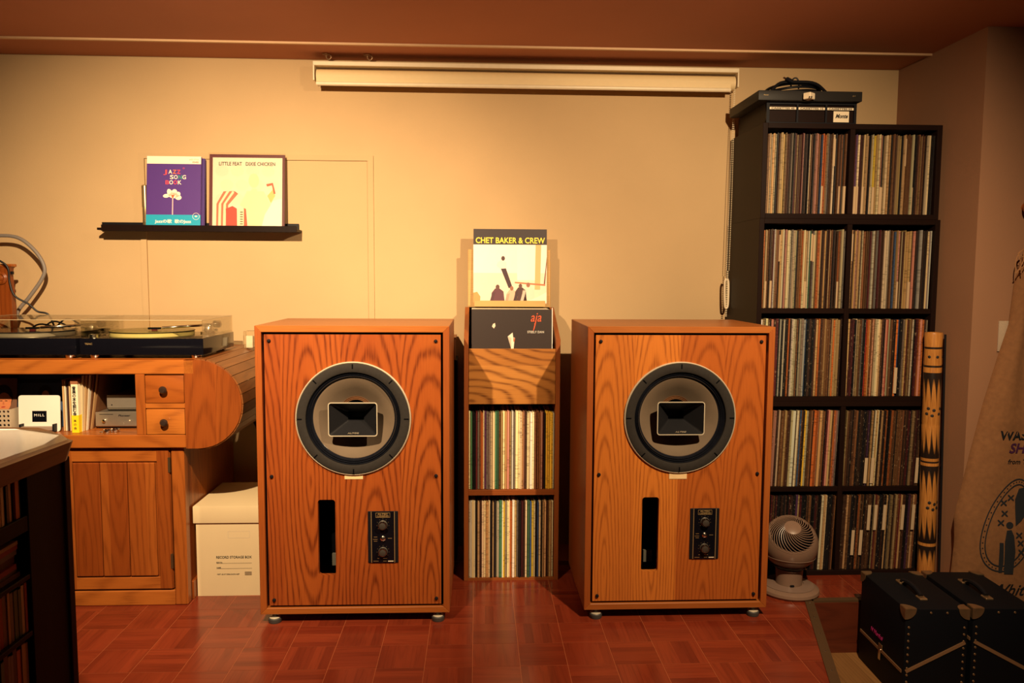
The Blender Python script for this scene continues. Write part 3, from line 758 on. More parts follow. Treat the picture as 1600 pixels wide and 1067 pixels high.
# ------------------------------------------------------------------ bamboo pole, stick
def bamboo():
    t = NT('burnt_bamboo'); tc = t.n('ShaderNodeTexCoord')
    sx = t.n('ShaderNodeSeparateXYZ'); t.put(sx.inputs[0], tc.outputs['Object'])
    ang = t.math('ARCTAN2', sx.outputs[1], sx.outputs[0]); z = sx.outputs[2]
    flame = t.math('ABSOLUTE', t.math('SINE', t.math('ADD', t.math('MULTIPLY', ang, 5.0), t.math('MULTIPLY', z, 6.0))))
    burn = 0.0
    for z0, sgn, ln in ((.825, -1, .10), (.52, 1, .10), (.455, -1, .10), (.17, 1, .10), (.13, -1, .05)):
        dz = t.math('MULTIPLY', t.math('SUBTRACT', z, z0), sgn)
        reach = t.math('MULTIPLY_ADD', t.math('POWER', flame, .7), -ln, ln+.012)
        e = t.math('MULTIPLY', t.ramp(t.math('SUBTRACT', reach, dz), -.014, .014), t.math('GREATER_THAN', dz, -.0))
        burn = t.math('MAXIMUM', burn, e)
    for zz, hw in ((.835, .012), (.487, .034), (.872, .004), (.945, .004), (.15, .022)):
        burn = t.math('MAXIMUM', burn, t.math('LESS_THAN', t.math('ABSOLUTE', t.math('SUBTRACT', z, zz)), hw))
    for zz in (.478, .497, .150): # pale rings inside the burnt bands
        burn = t.math('MULTIPLY', burn, t.math('GREATER_THAN', t.math('ABSOLUTE', t.math('SUBTRACT', z, zz)), .006))
    fine = t.noise(t.comb(t.math('MULTIPLY', ang, 4.0), 0.0, t.math('MULTIPLY', z, 8.0)), 2.0, 4)
    base = t.mix(t.ramp(fine, .3, .7), (.36, .135, .027, 1), (.58, .26, .062, 1))
    t.base(t.mix(burn, base, (.016, .010, .008, 1))); t.b.inputs['Roughness'].default_value = .32
    return t.m
bb = thing('bamboo_pole', 'scorched decorative bamboo pole leaning beside the dark shelf', 'pole', (1.722, .352, .001))
prof = [(0, 0), (.031, 0)]
for z0, z1 in ((0, .155), (.155, .49), (.49, .64), (.64, .875), (.875, 1.005)):
    prof += [(.0335, z0+.006), (.0318, (z0+z1)/2), (.0335, z1-.006), (.0322, z1)]
prof += [(.026, 1.005), (.026, .99), (0, .99)]
pb = lathe('culm', prof, bamboo(), bb, (0, 0, 0), 36); bb.rotation_euler = (0, -.018, 0)
for a, z in ((-1.60, .91), (-2.5, .91), (-.7, .91)):
    lathe('burnt_dot', [(.006, 0), (.004, .0012), (0, .0015)], M_ink, bb, (.0328*math.cos(a), .0328*math.sin(a), z), 12, 'Y', (0, 0, a+PI/2))
for a, zc in ((-2.2, .69), (-.75, .69), (-1.75, .31), (-.6, .31)):
    for q in range(4):
        b2 = q*PI/2+.5; z = zc+.016*math.sin(b2); aa = a+.45*math.cos(b2)
        o = lathe('burnt_petal', [(.0065, 0), (.004, .001), (0, .0012)], M_ink, bb, (.0328*math.cos(aa), .0328*math.sin(aa), z), 10, 'Y', (0, 0, aa+PI/2))
tag(tube('walking_stick', [(1.746, .302, .002), (1.738, .33, 1.0)], [.005, .004], M_black, None, 8), 'thin black stick standing behind the bamboo pole', 'stick')

# ------------------------------------------------------------------ circulator fan
fn = thing('desk_fan', 'pale round air circulator fan on the floor beside the loudspeaker', 'fan', (1.112, .250, 0))
lathe('base', [(0, 0), (.108, 0), (.114, .008), (.112, .018), (.100, .026), (.060, .032), (0, .034)], M_fan, fn, (0, 0, .001), 48)
lathe('base_panel', [(.055, .0345), (.090, .0295), (.094, .0285)], plain('fan_panel', (.20, .13, .10), .3), fn, (0, 0, .001), 48)
lathe('neck', [(.050, .030), (.049, .050), (.052, .095)], M_fan, fn, (0, 0, 0), 40)
cbox('button', (.014, .006, .006), M_black, fn, (-.008, -.0535, .040))
RB = .104; ctr = Vector((0, 0, .192)); nrm = Vector((-.16, -.58, .80)).normalized()
q = nrm.to_track_quat('Z', 'Y')
CA = math.radians(54)
prof = [(RB*math.sin(a), RB*math.cos(a)) for a in [CA+(PI-CA)*i/26 for i in range(27)]]
prof[-1] = (0, -RB)
prof = [(RB*.93*math.sin(CA), RB*.93*math.cos(CA))]+prof
o = lathe('housing', prof, M_fan, fn, ctr, 48); o.rotation_euler = q.to_euler()
o = lathe('seam_ring', [(RB*math.sin(CA)+.001, RB*math.cos(CA)), (RB*math.sin(CA)+.0025, RB*math.cos(CA)-.003), (RB*math.sin(CA+.06)+.001, RB*math.cos(CA+.06))], M_fan, fn, ctr, 48); o.rotation_euler = q.to_euler()
o = lathe('grille_backing', [(RB*.80*math.sin(a), RB*.80*math.cos(a)) for a in [i*CA*1.1/8 for i in range(9)]], M_gap, fn, ctr, 40); o.rotation_euler = q.to_euler()
o = lathe('hub_cap', [(RB*1.01*math.sin(a), RB*1.01*math.cos(a)) for a in [i*math.radians(17)/6 for i in range(7)]]+[(RB*.95*math.sin(.3), RB*.95*math.cos(.3))], M_fan, fn, ctr, 32); o.rotation_euler = q.to_euler()
bm = bmesh.new()
tube_bm(bm, [(RB*math.sin(a)*math.cos(b), RB*math.sin(a)*math.sin(b), RB*math.cos(a)) for a, b in [(math.radians(16)+(CA-math.radians(15))*i/9, 1.15*(i/9)) for i in range(10)]], .0017, 5)
bme = finish(bm, 'grille_blade', True); bme.materials.append(M_fan)
for k in range(30):
    o = bpy.data.objects.new('grille_blade', bme); COL.objects.link(o); o.parent = fn; o.location = ctr
    o.rotation_euler = (q @ Matrix.Rotation(2*PI*k/30, 3, 'Z').to_quaternion()).to_euler()
ring = [(RB*1.004*math.cos(a), RB*1.004*math.sin(a), 0) for a in [2*PI*i/40 for i in range(41)]]
lathe('waist_line', [(.0945, .1455), (.0958, .1470), (.0955, .1485)], plain('fan_line', (.30, .20, .15), .4), fn, (0, 0, 0), 48)
lathe('vent_ring', [(.060, .103), (.070, .110), (.074, .114)], M_black, fn, (0, 0, -.002), 40)

# ------------------------------------------------------------------ trunks on the lower floor
def trunk(x, y, rot, label, left_low):
    W, D, H = .208, .325, .33
    t = thing('flight_trunk', label, 'trunk', (x, y, ZL), rot, 'black trunks')
    box('body', (0, W, 0, D, .001, H), M_blackfab, t, .004, 2)
    zs0, zs1 = (.112, .222) if left_low else (.222, .112)
    ang = math.atan2(zs1-zs0, W)
    cbox('seam_strip', (math.hypot(W-.02, zs1-zs0), .003, .011), M_stripmetal, t, (W/2, -.0012, (zs0+zs1)/2), (0, -ang, 0))
    zl = .112 if left_low else .222
    cbox('seam_strip', (.003, D-.02, .010), M_stripmetal, t, (-.0012, D/2, zl))
    # metal corners
    for cx, sx in ((0, 1), (W, -1)):
        for cy, sy in ((0, 1), (D, -1)):
            bm = bmesh.new(); L = .036
            for pl in range(3):
                c0 = Vector((cx-sx*.002, cy-sy*.002, H+.002)); ax = [Vector((sx, 0, 0)), Vector((0, sy, 0)), Vector((0, 0, -1))]
                a, b = [ax[i] for i in range(3) if i != pl]; nn = ax[pl]*-.0
                vs = [bm.verts.new(c0)]
                for i in range(9): vs.append(bm.verts.new(c0+(a*math.cos(i*PI/16)+b*math.sin(i*PI/16))*L))
                bm.faces.new(vs)
            me = finish(bm, 'corner_cap'); o = link('corner_cap', me, M_steel, t)
            sm = o.modifiers.new('thick', 'SOLIDIFY'); sm.thickness = .003; sm.offset = 0
    rv = lathe_mesh('rivet', [(.0042, 0), (.0032, .0020), (0, .0026)], 10, 'Y'); rv.materials.append(M_steel)
    def rivet(px, pz):
        o = bpy.data.objects.new('rivet', rv); COL.objects.link(o); o.parent = t; o.location = (px, -.0005, pz)
    for px in (.012, W-.012):
        for k in range(12):
            pz = H-.062-.0235*k
            if pz > .01: rivet(px, pz)
    for k in range(2): rivet(W*(.40+.26*k), H-.012)
    # carrying handle
    for hy in (.085, .225):
        hb = cbox('handle_loop', (.026, .034, .008), M_steel, t, (W*.46, hy, H+.003), (0, 0, 0), .002)
    tube('handle', [(W*.46, .09, H+.008), (W*.46, .12, H+.018), (W*.46, .155, H+.021), (W*.46, .19, H+.018), (W*.46, .22, H+.008)], .008, M_black, t, 8, 4)
    # latch on the long side
    cbox('latch_plate', (.003, .026, .022), M_steel, t, (-.002, D*.48, zl+.012), (0, 0, 0), .001)
    cbox('latch', (.006, .014, .040), M_chrome, t, (-.004, D*.48, zl-.014), (0, 0, 0), .002)
    return t
t1 = trunk(1.312, -.222, -.045, 'black trunk with metal corners nearer the step, pink lettering on side', True)
text('lettering', 'N Monkai', .022, ink(190, 40, 120), t1, (-.0014, .235, .150), None, .02, 'LEFT', .2, (PI/2, 0, -PI/2))
trunk(1.540, -.225, -.045, 'black trunk with metal corners below the burlap sack', False)

# ------------------------------------------------------------------ burlap sack hanging on the wall
t = NT('burlap_weave'); tc = t.n('ShaderNodeTexCoord')
sx = t.n('ShaderNodeSeparateXYZ'); t.put(sx.inputs[0], tc.outputs['Object'])
wv = t.math('MULTIPLY', t.math('SINE', t.math('MULTIPLY', sx.outputs[0], 1500.0)), t.math('SINE', t.math('MULTIPLY', sx.outputs[2], 1500.0)))
nz = t.noise(tc.outputs['Object'], 60, 4)
t.base(t.mix(t.math('MULTIPLY_ADD', wv, .25, t.math('MULTIPLY', nz, .7)), (.17, .072, .028, 1), (.36, .165, .062, 1)))
t.b.inputs['Roughness'].default_value = .9; t.bump(wv, .4, .001); M_burlap = t.m
SL = [(1.42, .022), (1.36, .035), (1.338, .055), (1.209, .088), (1.05, .100), (.925, .136), (.75, .182), (.563, .222), (.318, .270), (.219, .264), (.145, .268), (.02, .275), (-.10, .255)]
def shalf(z):
    for (za, wa), (zb, wb) in zip(SL, SL[1:]):
        if zb <= z <= za: return wb+(wa-wb)*(z-zb)/(za-zb)
    return SL[-1][1] if z < SL[-1][0] else SL[0][1]
SCX = 1.986
def sack_y(x, z):
    h = shalf(z); uu = max(-1, min(1, (x-SCX)/h))
    bulge = (.028+.05*max(0, min(1, (1.3-z)/1.1)))*math.sqrt(max(0, 1-uu*uu))
    fold = .010*math.sin(uu*9+z*2)*max(0, min(1, (z-.3)/.8))+.006*mnoise.noise(Vector((x*9, z*6, 0)))
    if .62 < z < .68: fold -= .010*math.exp(-((z-.648)/.012)**2)
    return YR-.020-bulge-fold*math.sqrt(max(0, 1-uu*uu))
def onsack(v): return Vector((v.x, sack_y(v.x, v.z)-.0022, v.z))
sk = thing('burlap_sack', 'brown burlap coffee sack with dark print hanging on the right wall', 'sack', (0, 0, 0))
bm = bmesh.new(); NU, NV = 40, 70; grid = []
for j in range(NV+1):
    z = 1.42+(-.10-1.42)*j/NV; h = shalf(z)
    grid.append([bm.verts.new((SCX+h*(2*i/NU-1), sack_y(SCX+h*(2*i/NU-1), z), z)) for i in range(NU+1)]
                + [bm.verts.new((SCX+h*(1-2*i/8), YR-.016, z)) for i in range(9)])
for A, B in zip(grid, grid[1:]):
    n = len(A)
    for i in range(n): bm.faces.new((A[i], A[(i+1) % n], B[(i+1) % n], B[i]))
bm.faces.new(grid[0]); bm.faces.new(grid[-1][::-1])
link('cloth', finish(bm, 'cloth', True), M_burlap, sk)
M_print = plain('sack_print', (.010, .012, .018), .9); M_print2 = plain('sack_print_purple', (.10, .02, .09), .9)
text('lettering', 'WAS', .046, M_print, sk, (1.842, 0, .622), None, .03, 'LEFT', .25, mapf=onsack)
text('lettering', 'SH', .050, M_print2, sk, (1.876, 0, .573), None, .03, 'LEFT', .25, mapf=onsack)
text('lettering', 'from T', .024, M_print, sk, (1.872, 0, .532), None, .02, 'LEFT', .25, mapf=onsack)
text('lettering', 'White', .060, M_print, sk, (1.82, 0, .035), None, .01, 'LEFT', .4, mapf=onsack)
def oval(rx, rz, cx=1.886, cz=.30, n=48):
    out = []
    for i in range(n):
        a = 2*PI*i/n; k = 1-.18*math.sin(a); out.append((cx+rx*k*math.cos(a)+.03*math.sin(a), cz+rz*math.sin(a)))
    return out
def ringprint(o, i, name='print_ring'):
    bm = bmesh.new(); A = [bm.verts.new(onsack(Vector((p[0], 0, p[1])))) for p in o]; B = [bm.verts.new(onsack(Vector((p[0], 0, p[1])))) for p in i]
    for k in range(len(A)): bm.faces.new((A[k], A[(k+1) % len(A)], B[(k+1) % len(A)], B[k]))
    return link(name, finish(bm, name), M_print, sk)
ringprint(oval(.092, .178), oval(.088, .173)); ringprint(oval(.076, .158), oval(.072, .153))
dots = oval(.082, .166, n=44)
for p in dots: flat('print_dot', circ(p[0], p[1], .0026, 6), M_print, sk, 0, onsack)
flat('print_figure', [(1.872, .115), (1.905, .115), (1.908, .20), (1.900, .262), (1.890, .285), (1.874, .282), (1.868, .24), (1.876, .20)], M_print, sk, 0, onsack)
flat('print_figure', circ(1.884, .302, .013, 12), M_print, sk, 0, onsack)
flat('print_figure', [(1.905, .30), (1.925, .32), (1.958, .37), (1.955, .41), (1.935, .445), (1.915, .44), (1.902, .40), (1.908, .35)], M_print, sk, 0, onsack)
flat('print_figure', [(1.852, .12), (1.864, .12), (1.868, .16), (1.864, .235), (1.850, .235), (1.857, .20)], M_print, sk, 0, onsack)
for fx, fz in ((1.862, .385), (1.866, .345), (1.853, .31), (1.887, .405), (1.925, .235), (1.930, .20), (1.918, .265)):
    for q2 in range(4):
        a = q2*PI/2+PI/4; flat('print_petal', ellr(fx+.008*math.cos(a), fz+.008*math.sin(a), .008, .0032, a, 8), M_print, sk, 0, onsack)
M_cord = plain('green_string', (.035, .05, .03), .9)
tube('tie_string', [(SCX-.06, YR-.05, 1.335), (SCX-.02, YR-.075, 1.352), (SCX+.03, YR-.075, 1.352), (SCX+.06, YR-.05, 1.335)], .010, M_cord, sk, 8, 5)
for k in range(5):
    R = random.Random(k); tube('frayed_thread', [(1.90, YR-.06, 1.33), (1.885+R.uniform(-.02, .01), YR-.07, 1.31), (1.875+R.uniform(-.02, .02), YR-.075, 1.27+R.uniform(0, .03)), (1.885+R.uniform(-.03, .02), YR-.07, 1.24)], .0018, plain('burlap_thread', (.36, .17, .07), .9), sk, 5, 5)
pg = thing('wall_peg', 'round wooden peg on the wall above the burlap sack', 'peg', (1.935, YR, 1.485))
lathe('stem', [(.016, 0), (.014, .03), (.020, .034)], M_deskv, pg, (0, 0, 0), 20, 'Y')
lathe('knob', [(.0, .032), (.034, .034), (.040, .044), (.036, .056), (.02, .062), (0, .063)], M_deskv, pg, (0, 0, 0), 28, 'Y')
sw = thing('light_switch', 'clear-fronted switch plate on the wall left of the burlap sack', 'switch', (1.887, YR, 1.004))
box('plate', (-.030, .030, -.006, 0, -.058, .058), plain('switch_plate', (.55, .43, .33), .4), sw, .002, 2)
plate('cover', rrect(-.034, .034, -.062, .062, .006), [], .0015, M_film, sw, (0, -.010, 0))
lathe('pull_pin', [(.004, 0), (.004, .012), (.002, .014), (0, .014)], M_chrome, sw, (.006, -.006, .032), 12, 'Y')

# ------------------------------------------------------------------ projection screen
ps = thing('projection_screen', 'cream roll-up projection screen mounted at the ceiling edge', 'screen', (0, 0, 0))
X0, X1 = -.790, 1.008
box('top_rail', (X0, X1, .700, .790, 2.088, 2.106), M_alu, ps, .002)
box('back_rail', (X0+.01, X1-.01, .788, .799, 2.03, 2.095), plain('brown_rail', (.28, .15, .08), .5), ps)
for xx in (X0, X1-.006): box('end_bracket', (xx, xx+.006, .702, .79, 2.028, 2.106), M_alu, ps, .001)
o = lathe('roller', [(0, 0), (.030, 0), (.030, X1-X0-.022), (0, X1-X0-.022)], M_screen, ps, (X0+.011, .738, 2.050), 40); o.rotation_euler = (0, PI/2, 0)
o = lathe('bottom_bar', [(0, 0), (.009, 0), (.009, X1-X0-.045), (0, X1-X0-.045)], M_alu, ps, (X0+.012, .712, 2.017), 20); o.rotation_euler = (0, PI/2, 0)
box('hem', (X0+.012, X1-.033, .709, .7105, 2.017, 2.048), M_screen, ps)
bead = bmesh.new()
bm = bmesh.new()
def chainx(z): return 1.000-.010*(2.03-z)/.98
for dx in (-.004, .006):
    z = 2.04
    while z > 1.045:
        bmesh.ops.create_icosphere(bm, subdivisions=1, radius=.0026, matrix=Matrix.Translation((chainx(z)+dx*min(1, (2.2-z)*1.6)*(.4 if z < 1.25 else 1), .735, z))); z -= .0078
ch2 = link('bead_chain', finish(bm, 'bead_chain', True), M_alu, ps)
bm = bmesh.new(); tube_bm(bm, [(.986, .735, 1.215), (.981, .735, 1.19), (.984, .735, 1.10), (.990, .735, 1.085), (.998, .735, 1.10), (.998, .735, 1.19), (.992, .735, 1.215)], .0045, 8, 5)
link('chain_handle', finish(bm, 'chain_handle', True), M_cream, ps)
for hx in (-.735, -.565):
    hk = thing('ceiling_hook', 'small %s hook in the ceiling above the screen\'s end' % ('outer' if hx < -.7 else 'inner'), 'hook', (hx, .705, ZC))
    lathe('plate', [(.016, 0), (.016, -.004), (.006, -.008), (0, -.008)], M_steel, hk, (0, 0, 0), 16)
    tube('hook', [(0, 0, -.006), (.002, 0, -.018), (.012, 0, -.024), (.020, 0, -.016), (.018, 0, -.008)], .0028, M_steel, hk, 8, 5)

# ------------------------------------------------------------------ picture ledge with books and album
lg = thing('wall_ledge', 'long black picture ledge fixed to the back wall', 'shelf', (0, 0, 0))
box('board', (-1.692, -.866, .700, YW-.006, 1.402, 1.412), M_dark, lg, .001)
box('front_lip', (-1.672, -.866, .694, .704, 1.398, 1.424), M_dark, lg, .001)
box('back_rail', (-1.712, -.878, YW-.012, YW-.006, 1.402, 1.440), M_black, lg, .001)
lf = album('record', 'album with maroon border and pale cream picture on the wall ledge', (-1.081, .722, 1.413), math.radians(6), .316, .316, .004, ink(92, 34, 40))
pf = lambda pts, col, y=-.0006, n='print_patch': flat(n, pts, ink(*col), lf, y)
pf(rrect(-.144, .147, 0, .302), (232, 220, 196)); 
for j in range(4):
    for i in range(4): pf(ellr(-.105+.064*i+(.020 if j % 2 else 0), .245-.06*j, .028, .024, 0, 14), (238, 222, 190) if (i+j) % 2 else (226, 214, 190), -.0009)
for k in range(5): pf([(-.128+.010*k, 0), (-.120+.010*k, 0), (-.118+.010*k, .10), (-.085+.012*k, .148), (-.05, .152), (-.06, .160), (-.098+.012*k, .158), (-.127+.010*k, .105)], (208, 112, 86) if k % 2 == 0 else (238, 216, 182), -.0011-.0001*k)
pf([(-.084, 0), (-.040, 0), (-.042, .085), (-.060, .096), (-.088, .084)], (190, 74, 58), -.0020)
pf([(-.040, 0), (-.012, 0), (-.010, .080), (-.038, .084)], (240, 226, 186), -.0021)
for k in range(7): pf(rrect(-.028, -.016, .008+.010*k, .012+.010*k), (80, 62, 50), -.0023)
pf([(-.012, 0), (.004, 0), (-.004, .084), (-.012, .088)], (210, 92, 66), -.0022)
pf([(-.03, .10), (0, .16), (.07, .16), (.10, .10), (.07, 0), (.01, 0), (.0, .08)], (250, 226, 176), -.0018)
pf(ellr(.028, .205, .022, .030, 0, 18), (250, 220, 172), -.0019); pf([(.02, .17), (.04, .17), (.045, .15), (.012, .15)], (250, 222, 176), -.00195)
pf([(.080, .190), (.108, .196), (.120, .150), (.112, .148), (.104, .186), (.084, .180)], (208, 92, 62), -.0019)
pf([(.085, .14), (.11, .17), (.118, .14), (.10, .11)], (244, 190, 116), -.0018)
pf([(.06, 0), (.147, 0), (.147, .13), (.11, .12), (.075, .06)], (246, 232, 216), -.0021)
text('title', 'LITTLE FEAT   DIXIE CHICKEN', .022, ink(52, 38, 34), lf, (0, -.0024, .268), .235, .004, 'CENTER')
plate('outer_film', [(-.161, 0), (.161, 0), (.161, .322), (-.161, .322)], [], .0004, M_film, lf, (0, -.0036, 0))
def book(x, yb, w, h, th, lean, label, cols):
    t = thing('songbook', label, 'book', (x, yb, 1.413), 0, 'songbooks on the wall ledge'); t.rotation_euler = (-lean, 0, 0)
    box('pages', (-w/2+.002, w/2-.003, .0015, th-.0015, .002, h-.002), M_paper, t)
    box('front_cover', (-w/2, w/2, 0, .0015, 0, h), ink(*cols), t); box('back_cover', (-w/2, w/2, th-.0015, th, 0, h), ink(*cols), t)
    box('spine', (-w/2-.0005, -w/2+.001, 0, th, 0, h), ink(*cols), t)
    return t
book(-1.378, .735, .226, .300, .014, math.radians(7), 'second songbook mostly hidden behind the purple songbook', (70, 40, 120))
jb = book(-1.384, .714, .224, .304, .013, math.radians(6.5), 'purple songbook with white flower and turquoise band on the ledge', (76, 38, 130))
pj = lambda pts, col, y=-.0006, n='print_patch': flat(n, pts, ink(*col), jb, y)
pj(rrect(-.112, .112, .272, .304), (252, 240, 214)); box('paper_band', (-.1125, .1125, -.0012, 0, 0, .056), ink(0, 160, 196), jb)
for body, x, z, cs in (('JAZZ', -.039, .230, 'rwor'), ('SONG', -.017, .2075, 'wwgw'), ('BOOK', -.036, .185, 'rwrw')):
    for k, cch in enumerate(body):
        text('title_letter', cch, .024, {'r': ink(232, 72, 84), 'w': ink(252, 240, 214), 'o': ink(236, 120, 60), 'g': ink(40, 150, 130)}[cs[k]], jb, (x+.0172*k, -.0009, z), .0150, .012)
for px, pz, rx, rz, a in ((-.030, .136, .014, .008, .1), (-.017, .150, .010, .016, .3), (.002, .150, .012, .015, -.4), (.018, .143, .010, .011, -.6), (.020, .129, .013, .010, 0), (0, .138, .020, .012, 0)):
    pj(ellr(px, pz, rx, rz, a, 14), (252, 240, 214), -.0009)
pj([(-.010, .140), (.004, .140), (-.001, .127), (-.006, .127)], (232, 92, 50), -.0012); pj(rrect(-.0055, -.0015, .052, .128), (236, 190, 190), -.0011)
text('band_lettering', 'Jazzの歌  歌のJazz', .017, M_white, jb, (0, -.0018, .022), .150, .02, 'CENTER')
for k in range(18): pj(rrect(-.073+.0075*k, -.068+.0075*k, .006, .011), (240, 240, 230), -.0016, 'print_dot')
plate('band_emblem', circ(.094, .050, .0145, 28), [circ(.094, .050, .0132, 28)], .0004, M_white, jb, (0, -.0018, 0))
flat('print_dot', rrect(.089, .099, .047, .053), M_white, jb, -.0016)
text('publisher', 'JAZZ STYLE', .0075, ink(200, 130, 90), jb, (.102, -.0009, .288), None, .0, 'RIGHT'); text('publisher', 'SONGS', .008, ink(110, 70, 50), jb, (.102, -.0009, .277), None, .03, 'RIGHT')
text('mark', 'o', .016, ink(206, 70, 120), jb, (.036, -.0009, .250))
pt = thing('marker_pen', 'golden capped pen tube standing left of the purple songbook', 'pen', (-1.513, .755, 1.413))
lathe('barrel', [(0, 0), (.008, 0), (.012, .006), (.0125, .09)], plain('gold_tube', (.62, .44, .22), .25, .8), pt, (0, 0, 0), 24)
lathe('cap', [(.0135, .0905), (.0135, .178), (.010, .182), (0, .182)], plain('gold_tube', (.62, .44, .22), .25, .8), pt, (0, 0, 0), 24)

# ------------------------------------------------------------------ wooden desk with the drum end
dk = thing('wooden_desk', 'teak desk with rounded drum end, drawers and a panelled cupboard below', 'desk', (0, 0, 0))
DY, DB, XL = .17, .785, -2.6
box('top_rail', (XL, -1.120, DY, DY+.03, .862, .914), M_deskh, dk, .003)
box('bottom_rail', (XL, -1.156, DY, DY+.03, .594, .642), M_deskh, dk, .003)
box('worktop', (XL, -1.118, DY+.03, DB, .893, .915), M_deskh, dk, .001)
box('niche_floor', (XL, -1.300, DY+.03, DB, .622, .642), M_deskh, dk)
box('niche_back', (XL, -1.13, DB-.012, DB, .594, .893), M_dark, dk)
box('post', (-1.329, -1.296, DY+.001, DY+.05, .642, .862), M_deskv, dk, .002)
box('niche_side', (-1.316, -1.300, DY+.05, DB-.012, .642, .893), M_deskv, dk)
box('mid_rail', (-1.296, -1.155, DY+.002, DY+.04, .738, .757), M_deskh, dk, .002)
for z0, z1 in ((.758, .858), (.644, .736)):
    dr = box('drawer', (-1.293, -1.157, DY-.001, DY+.05, z0, z1), M_deskh, dk, .003, 2)
    lathe('knob', [(.005, 0), (.005, .010), (.0125, .014), (.014, .021), (.009, .028), (0, .029)], plain('dark_knob', (.030, .018, .014), .25), dr, (-1.224, DY-.001, (z0+z1)/2), 20, 'Y')
zc, rd = .753, .161
arc = [(-1.115+rd*math.cos(a), zc+rd*math.sin(a)) for a in [-PI/2+PI*i/28 for i in range(29)]]
face = [(-1.155, zc-rd), ]+arc+[(-1.155, zc+rd)]
plate('drum_face', face, [], .022, M_deskv, dk, (0, DY, 0))
for i in range(14):  # barrel slats of the drum, each its own piece
    a0, a1 = -PI/2+PI*i/14+.006, -PI/2+PI*(i+1)/14-.006
    P = [(-1.115+rr*math.cos(a), zc+rr*math.sin(a)) for rr, a in ((rd+.005, a0), (rd+.005, a1), (rd-.012, a1), (rd-.012, a0))]
    bm = bmesh.new(); A = [bm.verts.new((p[0], DY+.005, p[1])) for p in P]; B = [bm.verts.new((p[0], DB, p[1])) for p in P]
    bm.faces.new(A[::-1]); bm.faces.new(B)
    for k in range(4): bm.faces.new((A[k], A[(k+1) % 4], B[(k+1) % 4], B[k]))
    link('slat', finish(bm, 'slat'), M_desky, dk)
CY = .19
box('cupboard_body', (XL, -1.180, CY+.022, DB, .0, .600), M_deskv, dk)
box('post', (-1.219, -1.172, CY, CY+.04, .0, .594), M_deskv, dk, .004)
box('plinth', (XL, -1.219, CY, CY+.022, .0, .056), M_deskh, dk, .003)
box('skirt', (-1.180, -1.168, CY+.05, DB, .0, .070), M_deskv, dk, .002)
dd = box('door', (-1.640, -1.224, CY+.006, CY+.024, .062, .588), M_deskv, dk, .001)
box('door_rail', (-1.600, -1.268, CY-.001, CY+.007, .540, .587), M_deskh, dd, .002); box('door_rail', (-1.600, -1.268, CY-.001, CY+.007, .063, .108), M_deskh, dd, .002)
for xa, xb in ((-1.640, -1.570), (-1.270, -1.226)): box('door_stile', (xa, xb, CY-.002, CY+.007, .063, .587), M_deskv, dd, .002)
for xa, xb in ((-1.567, -1.473), (-1.471, -1.376), (-1.374, -1.277)): box('plank', (xa, xb, CY-.006, CY+.006, .114, .537), M_deskv, dd, .003)
lathe('knob', [(.006, 0), (.006, .012), (.013, .017), (.013, .024), (0, .028)], plain('dark_brass', (.16, .10, .05), .3, .7), dd, (-1.594, CY-.002, .321), 18, 'Y')
for z in (.50, .14): box('hinge', (-1.229, -1.221, CY-.003, CY+.004, z, z+.055), plain('dark_brass', (.16, .10, .05), .3, .7), dd)

# things in the desk niche
NZ = .6425
am = thing('amplifier', 'silver amplifier with small knobs on the floor of the desk niche', 'amplifier', (-1.4245, .290, NZ))
box('chassis', (-.104, .104, .006, .24, .006, .060), M_silver, am, .001); box('front', (-.106, .106, 0, .008, .008, .062), M_silver, am, .002)
box('foot_strip', (-.100, .100, .01, .22, 0, .007), M_black, am)
text('lettering', 'Pioneer', .010, M_ink, am, (0, -.0008, .046), .044, .02, 'CENTER', .2)
for kx in (-.072, .09): lathe('knob', [(.0065, 0), (.006, .009), (0, .010)], M_chrome, am, (kx, 0, .030), 16, 'Y')
lathe('lamp_button', [(.003, 0), (.002, .002), (0, .002)], M_cream, am, (.02, 0, .030), 10, 'Y')
flat('print_line', rrect(-.09, -.04, .0530, .0550), M_ink, am, -.0008)
am2 = thing('tuner', 'dim silver unit stacked on top of the amplifier', 'tuner', (-1.416, .320, NZ+.0625))
box('chassis', (-.082, .088, .004, .22, .004, .056), M_silver, am2, .001); box('front', (-.084, .090, 0, .006, .010, .060), plain('dull_silver', (.25, .22, .18), .5, .5), am2, .001)
box('foot_strip', (-.080, .080, .01, .20, 0, .005), M_black, am2)
lathe('socket', [(.003, 0), (.002, .001), (0, .001)], M_ink, am2, (-.066, 0, .022), 10, 'Y')
def standing(name, label, x, y, w, dpt, h, mat, lean=0, cat='book', group=None):
    o = tag(box(name, (0, w, 0, dpt, 0, h), mat, None, .0008), label, cat, group); o.location = (x, y, NZ); o.rotation_euler = (0, lean, 0); return o
for k, (c, nm, tk, h) in enumerate((((196, 160, 110), 'tan', .006, .190), ((232, 220, 190), 'cream', .004, .186), ((60, 34, 30), 'dark brown', .006, .190), ((214, 182, 130), 'buff', .004, .182), ((236, 224, 196), 'white', .0075, .186))):
    standing('booklet', '%s booklet standing %s from the left beside the yellow book' % (nm, ordinal(k+1)), -1.6235+.0078*k, .245, tk, .19, h, ink(*c), 0, 'booklet', 'booklets in the desk niche')
yb = thing('book', 'book with white and yellow spine standing in the desk niche', 'book', (-1.577, .215, NZ))
box('cover', (0, .024, 0, .17, 0, .196), ink(240, 228, 196), yb, .001)
box('spine_band', (-.0006, .0246, -.0006, .03, 0, .064), ink(246, 212, 24), yb)
box('spine_top', (-.0006, .0246, -.0006, .17, .178, .1962), ink(150, 96, 66), yb)
for k, g in enumerate('音楽の本を読む会'): text('spine_lettering', g, .0145, M_ink, yb, (.0115, -.001, .158-.0135*k), .0125, .02, 'CENTER')
